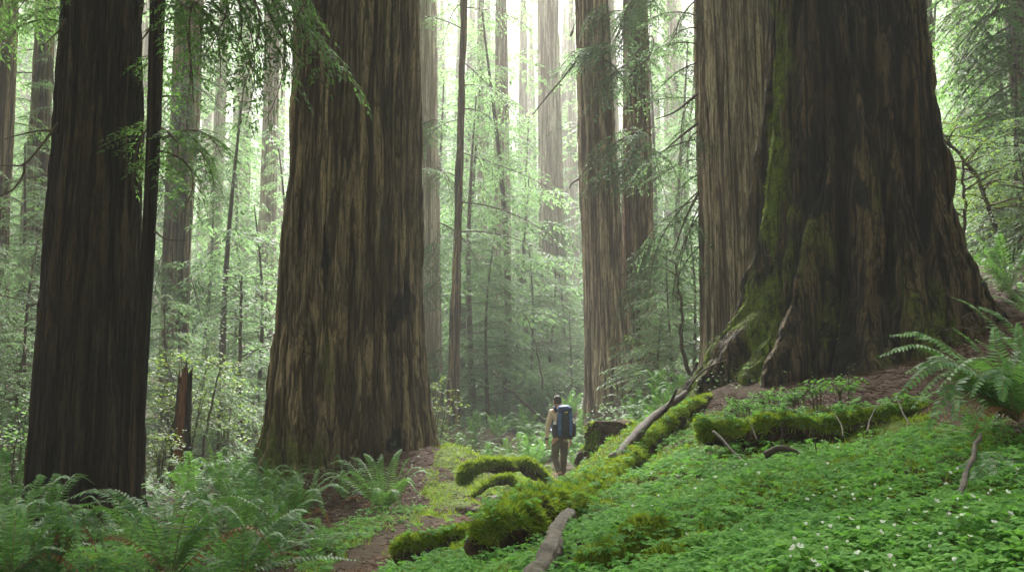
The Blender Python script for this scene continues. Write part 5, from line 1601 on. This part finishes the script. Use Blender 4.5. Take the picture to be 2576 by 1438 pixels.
# ------------------------------------------------------------------ hiker
def skin_mesh(name, verts, edges, mats, sub=2, root=0, smooth=True):
    me = bpy.data.meshes.new(name + '_cage')
    me.from_pydata([v[:3] for v in verts], edges, [])
    o = link(name + '_cage', me)
    sk = o.modifiers.new('skin', 'SKIN')
    sk.use_smooth_shade = True
    sd = o.modifiers.new('sub', 'SUBSURF'); sd.levels = sub; sd.render_levels = sub
    for i, v in enumerate(verts):
        s = me.skin_vertices[0].data[i]
        s.radius = (v[3], v[4] if len(v) > 4 else v[3])
        s.use_root = i == root
    bpy.context.view_layer.update()
    dg = bpy.context.evaluated_depsgraph_get()
    m2 = bpy.data.meshes.new_from_object(o.evaluated_get(dg))
    m2.name = name
    bpy.data.objects.remove(o)
    bpy.data.meshes.remove(me)
    m2.materials.clear()
    for m in mats:
        m2.materials.append(m)
    for p in m2.polygons:
        p.use_smooth = smooth
    return m2


def cloth(name, c1, c2, scale=30, rough=0.85, bump=.25):
    return plain_mat(name, c1, c2, scale, rough, bump, .012, spec=.2)


SKIN = cloth('skin', (0.40, 0.22, 0.15), (0.47, 0.27, 0.19), 12, .6, .05)
SHIRT = cloth('shirt_cloth', (0.48, 0.37, 0.29), (0.60, 0.47, 0.38), 16)
CUFF = cloth('dark_cuff', (.04, .045, .03), (.06, .06, .045))
PANTS = cloth('trouser_cloth', (0.075, 0.058, 0.045), (0.125, 0.10, 0.08), 14)
BOOT = cloth('boot_leather', (0.022, 0.02, 0.018), (0.055, 0.05, 0.045), 20, .6)
HAIR = cloth('brown_hair', (0.020, 0.013, 0.009), (0.055, 0.036, 0.024), 40, .6, .9)
NAVY = cloth('navy_fabric', (0.010, 0.022, 0.065), (0.020, 0.042, 0.11), 18, .55)
BLUE = cloth('blue_fabric', (0.028, 0.075, 0.21), (0.045, 0.115, 0.30), 18, .5)
BLACKF = cloth('black_fabric', (0.010, 0.011, 0.013), (0.022, 0.024, 0.027), 22, .6)
YEL = cloth('yellow_patch', (.55, .42, .03), (.65, .5, .05))
BOTTLE = cloth('white_plastic', (.7, .7, .66), (.78, .78, .74), 5, .4)

py_ = 21.5
pb = P(1409, 1199, py_)
gz = h1(pb[0], pb[1])
pb[2] = gz - 0.03
hik = thing('person', pb, 'hiker in a tan shirt and dark trousers walking away along the path, head turned aside', 'person')
hik.scale = (1.03,) * 3

# body: pelvis 0, spine, neck, head; arms with five fingers each; legs
B, E = [], []


def bv(x, y, z, r, r2=None):
    B.append((x, y, z, r, r2 or r)); return len(B) - 1


def be(*ids):
    for a, b in zip(ids[:-1], ids[1:]):
        E.append((a, b))


pel = bv(0, 0, .91, .135, .11); waist = bv(-.005, .0, 1.06, .13, .095); chest = bv(-.01, -.005, 1.28, .15, .11); upper = bv(-.015, 0, 1.43, .10, .085)
nk = bv(-.032, .015, 1.53, .056); hd0 = bv(-.043, .025, 1.60, .072, .082); hd1 = bv(-.046, .022, 1.68, .080, .092); hd2 = bv(-.046, .015, 1.74, .058, .066)
be(pel, waist, chest, upper, nk, hd0, hd1, hd2)
nose = bv(-.115, .095, 1.645, .012); be(hd0, nose)
HANDS = {}
for sgn, sh, el, wr, hn in ((-1, (-.165, 0, 1.44), (-.243, .0, 1.155), (-.272, .03, .87), (-.275, .045, .80)), (1, (.15, 0, 1.44), (.228, .04, 1.16), (.225, .12, .88), (.222, .14, .81))):
    a = bv(*sh, .066); b = bv(*[(sh[i] + el[i]) / 2 for i in range(3)], .052); c = bv(*el, .043); d = bv(*[(el[i] + wr[i]) / 2 for i in range(3)], .038); e = bv(*wr, .026, .03); f = bv(*hn, .024, .038)
    be(upper, a, b, c, d, e, f)
    hx, hy, hz = hn
    for k, (dy, l, curl) in enumerate(((.030, .075, .012), (.010, .085, .018), (-.010, .078, .022), (-.028, .060, .026))):
        k0 = bv(hx, hy + dy, hz - .035, .0095); k1 = bv(hx - sgn * curl * .6, hy + dy * 1.08, hz - .035 - l * .5, .0085); k2 = bv(hx - sgn * curl * 1.9, hy + dy * 1.05, hz - .035 - l * .93, .0075)
        be(f, k0, k1, k2)
    t0 = bv(hx - sgn * .006, hy + .042, hz - .005, .011); t1 = bv(hx - sgn * .016, hy + .058, hz - .038, .0095); t2 = bv(hx - sgn * .022, hy + .060, hz - .062, .008)
    be(f, t0, t1, t2)
    HANDS[sgn] = (sh, el, wr)
LEGS = {-1: [(-.092, -.01, .84), (-.10, .05, .475), (-.005, -.20, .165), (.012, -.24, .10), (.035, -.12, .035)], 1: [(.095, .02, .84), (.085, .17, .48), (.075, .27, .12), (.075, .255, .055), (.085, .39, .035)]}
LEGR = (.092, .062, .044, .042, .034)
for sgn in (-1, 1):
    L_ = LEGS[sgn]
    ids = [pel]
    for q, rr in zip(L_, LEGR):
        ids.append(bv(*q, rr))
    th_ = [(L_[0][i] + L_[1][i]) / 2 for i in range(3)]
    be(*ids)
bm_ = skin_mesh('body', B, E, [SKIN], 2)
link('body', bm_, hik)
# shirt
B, E = [], []
s0 = bv(0, 0, .88, .168, .135); s1 = bv(-.005, 0, 1.06, .158, .12); s2 = bv(-.01, 0, 1.28, .172, .128); s3 = bv(-.015, 0, 1.435, .115, .10); s4 = bv(-.028, .012, 1.515, .066, .066)
be(s0, s1, s2, s3, s4)
for sgn in (-1, 1):
    sh, el, wr = HANDS[sgn]
    a = bv(*sh, .082); b = bv(*[(sh[i] + el[i]) / 2 for i in range(3)], .068); c = bv(*el, .057); d = bv(*[(el[i] + wr[i]) / 2 for i in range(3)], .050); e = bv(*[el[i] + (wr[i] - el[i]) * .9 for i in range(3)], .042)
    be(s3, a, b, c, d, e)
link('shirt', skin_mesh('shirt', B, E, [SHIRT], 2), hik)
for sgn in (-1, 1):
    sh, el, wr = [np.array(v) for v in HANDS[sgn]]
    mb = MB(); add_tube(mb, [el + (wr - el) * .86, el + (wr - el) * .93, wr], [.046, .047, .044], 14, 0, True)
    link('cuff', mb.mesh('cuff', [CUFF]), hik)
# trousers
B, E = [], []
p0 = bv(0, 0, .97, .150, .12); p1 = bv(0, 0, .89, .155, .13); be(p0, p1)
for sgn in (-1, 1):
    L_ = LEGS[sgn]
    lerp = lambda a, b, t: tuple(a[i] + (b[i] - a[i]) * t for i in range(3))
    a = bv(*L_[0], .108); a2 = bv(*lerp(L_[0], L_[1], .5), .093); k = bv(*L_[1], .076); c2 = bv(*lerp(L_[1], L_[2], .4), .072); d = bv(*lerp(L_[1], L_[2], .93), .060)
    be(p1, a, a2, k, c2, d)
link('trousers', skin_mesh('trousers', B, E, [PANTS], 2, 1), hik)
# boots
for sgn in (-1, 1):
    L_ = [np.array(v) for v in LEGS[sgn]]
    B, E = [], []
    an = L_[2]; heel = L_[3]; toe = L_[4]
    f0 = bv(*(an + [0, 0, .02]), .060); f1 = bv(*(heel * .75 + an * .25 + [0, -.005, -.02]), .056); f2 = bv(*((heel + toe) / 2 + [0, 0, .008]), .050, .05); f3 = bv(*toe, .046, .042); f4 = bv(*(toe + (toe - heel) * .32), .032, .03)
    be(f0, f1, f2, f3, f4)
    bt = link('boot', skin_mesh('boot', B, E, [BOOT], 2, 1), hik)
    mb = MB()
    dr = (toe - heel); up = np.cross(np.array([1.0, 0, 0]), dr); up /= np.linalg.norm(up)
    if up[2] < 0: up = -up
    q = [heel - dr * .22 - up * .045, heel + dr * .2 - up * .048, toe - up * .040, toe + dr * .42 - up * .022]
    V, Fq = [], []
    for kk, (pt, w) in enumerate(zip(q, (.036, .04, .048, .03))):
        for sx in (-1, 1):
            V += [pt + np.array([sx * w, 0, 0]), pt + np.array([sx * w, 0, 0]) - up * .016]
    for kk in range(3):
        b = kk * 4
        Fq += [(b, b + 2, b + 6, b + 4), (b + 1, b + 5, b + 7, b + 3), (b, b + 4, b + 5, b + 1), (b + 2, b + 3, b + 7, b + 6)]
    Fq += [(0, 1, 3, 2), (12, 14, 15, 13)]
    mb.add(np.array(V), np.array(Fq))
    link('sole', mb.mesh('sole', [BLACKF], False), bt)
# hair: a cap over the skull, open at the face (which looks left and ahead), with ears and eyes
hc = np.array([-.046, .018, 1.672])
mb = MB()
nu, nv = 40, 26
uu, vv = np.meshgrid(np.linspace(0, 2 * math.pi, nu, endpoint=False), np.linspace(0.0, math.pi * .72, nv))
dx = np.stack([np.sin(vv) * np.cos(uu), np.sin(vv) * np.sin(uu), np.cos(vv)], -1).reshape(-1, 3)
face = np.array([-.72, .69, -.1]); face /= np.linalg.norm(face)
fd = dx @ face
cut = sstep(.25, .62, fd) * sstep(.55, .15, dx[:, 2])
rad = np.array([.089, .103, .108]) * 1.0
nz = 1 + .07 * perlin(dx * 7, 3) + .05 * perlin(dx * 16, 4)
V = hc + dx * rad * (nz * (1 - .25 * cut) + .03 * (dx[:, 2] > .3))[:, None]
i = np.arange(nv - 1)[:, None] * nu; j = np.arange(nu)[None, :]; k = (j + 1) % nu
mb.add(V, np.stack([i + j, i + nu + j, i + nu + k, i + k], -1).reshape(-1, 4))
link('hair', mb.mesh('hair', [HAIR]), hik)
for sgn, ex, ey in ((-1, -.112, -.022), (1, .012, .06)):
    mb = MB(); add_tube(mb, bez([(ex, ey, 1.625), (ex - .008, ey - .012, 1.65), (ex - .004, ey - .004, 1.678)], 8), [.006, .010, .013, .013, .013, .012, .010, .005], 8, 0, True)
    link('ear', mb.mesh('ear', [SKIN]), hik)
fx = np.array([-.72, .69, 0]); sx_ = np.array([.69, .72, 0])
for s in (-1, 1):
    mb = MB(); c = hc + fx * .083 + sx_ * .031 * s + np.array([0, 0, -.005]); add_tube(mb, [c - sx_ * .012, c + fx * .003, c + sx_ * .012], [.003, .006, .003], 6, 0, True)
    link('eye', mb.mesh('eye', [HAIR]), hik)
mb = MB(); c = hc + fx * .080 + np.array([0, 0, -.068]); add_tube(mb, [c - sx_ * .024, c + fx * .006, c + sx_ * .024], [.003, .006, .003], 6, 0, True)
link('mouth', mb.mesh('mouth', [cloth('lips', (.3, .12, .1), (.35, .15, .12))]), hik)

# backpack
def pillow(cx, cy, cz, sx, sy, sz, e=3.4, n=28, m=18, wr=.03, seed=0, taper=0.0):
    u = np.linspace(0, 2 * math.pi, n, endpoint=False); v = np.linspace(-math.pi / 2, math.pi / 2, m)
    U, Vv = np.meshgrid(u, v)
    sp = lambda a, p: np.sign(a) * np.abs(a) ** p
    p = 2 / e
    X = sp(np.cos(Vv), p) * sp(np.cos(U), p); Yv = sp(np.cos(Vv), p) * sp(np.sin(U), p); Z = sp(np.sin(Vv), p)
    D = np.stack([X, Yv, Z], -1).reshape(-1, 3)
    D[:, :2] *= (1 - taper * D[:, 2:3])
    D = D * (1 + wr * perlin(D * 2.3 + seed, seed)[:, None] + wr * .5 * perlin(D * np.array([5, 5, 2.0]) + seed, seed)[:, None])
    i = np.arange(m - 1)[:, None] * n; j = np.arange(n)[None, :]; k = (j + 1) % n
    mb = MB(); mb.add(D * np.array([sx, sy, sz]) + np.array([cx, cy, cz]), np.stack([i + j, i + k, i + n + k, i + n + j], -1).reshape(-1, 4))
    return mb


pack = thing('backpack', pb + 1.03 * np.array([.09, -.27, .90]), 'large navy blue hiking backpack with lighter blue stripes on the hiker back', 'backpack')
po = np.array([.09, -.27, .90])


pack.scale = (1.03,) * 3


def pk(name, mb, mat, parent=pack):
    for k in range(len(mb.v)):
        mb.v[k] = mb.v[k] - po
    return link(name, mb.mesh(name, [mat]), parent)


pk('main_bag', pillow(.09, -.25, 1.20, .165, .135, .30, 3.6, wr=.05, seed=2, taper=.06), NAVY)
pk('lid', pillow(.09, -.25, 1.475, .150, .150, .085, 3.0, wr=.06, seed=5), NAVY)
pk('lid_cover', pillow(.085, -.245, 1.515, .138, .140, .062, 2.6, wr=.06, seed=6), BLUE)
pk('front_panel', pillow(.10, -.385, 1.16, .072, .022, .25, 4.5, wr=.03, seed=7), BLACKF)
for x, s in ((-.020, -1), (.205, 1)):
    o = pk('stripe', pillow(x, -.368, 1.20, .030, .020, .235, 4, wr=.05, seed=8 + s), BLUE)
for x, zz, r_ in ((-.115, 1.05, .058), (.275, 1.07, .050)):
    pk('side_pocket', pillow(x, -.23, zz, r_, .085, .14, 3, wr=.06, seed=int(x * 100) % 7), BLACKF)
for x, zz in ((-.115, 1.21), (.272, 1.20)):
    mb = MB(); add_tube(mb, [(x, -.23, zz - .14), (x, -.23, zz - .02), (x, -.23, zz - .005), (x, -.23, zz), (x, -.23, zz + .035)], [.034, .034, .030, .022, .022], 14, 0, True)
    pk('bottle', mb, BOTTLE)
pk('bottom', pillow(.09, -.25, .955, .155, .125, .075, 3.4, wr=.04, seed=4), BLACKF)
mb = MB()
V, Fq = [], []
for a, b in ((-.034, -.010), (.034, -.010), (.034, .010), (-.034, .010)):
    V += [(.115 + a, -.401, 1.432 + b), (.115 + a, -.392, 1.432 + b)]
mb.add(np.array(V), np.array([(0, 2, 4, 6), (1, 7, 5, 3), (0, 1, 3, 2), (2, 3, 5, 4), (4, 5, 7, 6), (6, 7, 1, 0)]))
pk('patch', mb, YEL)
for sx, ox in ((-1, -.012), (1, .012)):
    x = sx * .095 - .012
    pts = bez([(x + .03, -.15, 1.43), (x, -.10, 1.53), (x - .004, .03, 1.545), (x - .004, .13, 1.44), (x + sx * .02, .15, 1.25), (x + sx * .06, .08, 1.10), (x + sx * .08, -.08, 1.04)], 30)
    V, Fq = [], []
    T = np.gradient(pts, axis=0)
    for q, tt in zip(pts, T):
        tt = tt / np.linalg.norm(tt); s_ = np.array([1.0, 0, 0]); nn = np.cross(tt, s_); nn /= np.linalg.norm(nn)
        V += [q - s_ * .03 - nn * .008, q + s_ * .03 - nn * .008, q + s_ * .03 + nn * .008, q - s_ * .03 + nn * .008]
    for kk in range(29):
        b = kk * 4
        for e in range(4):
            Fq.append((b + e, b + (e + 1) % 4, b + 4 + (e + 1) % 4, b + 4 + e))
    mb = MB(); mb.add(np.array(V), np.array(Fq))
    pk('shoulder_strap', mb, NAVY)
for zz in (1.05, 1.22):
    mb = MB(); add_tube(mb, bez([(-.075, -.30, zz + .02), (-.02, -.392, zz), (.09, -.412, zz - .012), (.20, -.392, zz), (.255, -.30, zz + .02)], 16), .007, 6, 0, True)
    pk('compression_strap', mb, BLACKF)

# ------------------------------------------------------------------ mist, sky, sun, camera
me = bpy.data.meshes.new('haze')
x0, x1, y0, y1, z0, z1 = -135, 135, -45, 215, -8, 60
vs = [(x, y, z) for x in (x0, x1) for y in (y0, y1) for z in (z0, z1)]
me.from_pydata(vs, [], [(0, 1, 3, 2), (4, 6, 7, 5), (0, 4, 5, 1), (2, 3, 7, 6), (0, 2, 6, 4), (1, 5, 7, 3)])
hm, nt, out = newmat('forest_mist')
pv = nt.nodes.new('ShaderNodeVolumePrincipled')
pv.inputs['Color'].default_value = (0.93, 0.955, 0.955, 1)
pv.inputs['Density'].default_value = HAZE
pv.inputs['Anisotropy'].default_value = ANISO
nt.links.new(pv.outputs[0], out.inputs['Volume'])
me.materials.append(hm)
tag(link('haze', me), kind='stuff')

W = bpy.data.worlds.new('World')
SC.world = W
W.use_nodes = True
wn = W.node_tree
bg = wn.nodes['Background']
sky = wn.nodes.new('ShaderNodeTexSky')
sky.sky_type = 'NISHITA'
sky.sun_disc = False
SUN_EL, SUN_AZ = math.radians(SUNEL), math.radians(-3)   # azimuth from straight ahead (+Y) towards the right (+X)
sky.sun_elevation = SUN_EL
sky.sun_rotation = SUN_AZ
sky.dust_density = 4.0
sky.air_density = 1.0
hs = wn.nodes.new('ShaderNodeHueSaturation')
hs.inputs['Saturation'].default_value = 0.12
wn.links.new(sky.outputs[0], hs.inputs['Color'])
wm = wn.nodes.new('ShaderNodeMix'); wm.data_type = 'RGBA'; wm.blend_type = 'MULTIPLY'
wm.inputs[0].default_value = 1.0
wm.inputs[7].default_value = (1.0, 0.965, 0.885, 1)      # overcast, slightly warm
wn.links.new(hs.outputs[0], wm.inputs[6])
wn.links.new(wm.outputs[2], bg.inputs[0])
bg.inputs[1].default_value = SKY
ld = bpy.data.lights.new('sun', 'SUN')
ld.energy = SUN
ld.angle = math.radians(14)
ld.color = (1.0, 0.975, 0.93)
lo = link('sun', ld)
d = Vector((math.sin(SUN_AZ) * math.cos(SUN_EL), math.cos(SUN_AZ) * math.cos(SUN_EL), math.sin(SUN_EL)))
lo.rotation_euler = d.to_track_quat('Z', 'Y').to_euler()
lo.location = (0, 0, 50)

cd = bpy.data.cameras.new('camera')
cd.sensor_width = 36
cd.lens = 36 * F / 2576
cd.clip_end = 2000
cam = link('camera', cd, None, (0, 0, CH))
cam.rotation_euler = (math.pi / 2 + PITCH, 0, 0)
SC.camera = cam
SC.view_settings.view_transform = 'Standard'
SC.view_settings.look = 'None'
SC.view_settings.exposure = EXPO
SC.view_settings.gamma = 1
cy = SC.cycles
cy.use_denoising = True
cy.denoising_prefilter = 'NONE'
cy.max_bounces = 6
cy.diffuse_bounces = 3
cy.glossy_bounces = 1
cy.transmission_bounces = 3
cy.volume_bounces = VB
cy.transparent_max_bounces = 4
cy.sample_clamp_indirect = 0.5
cy.sample_clamp_direct = CLAMP
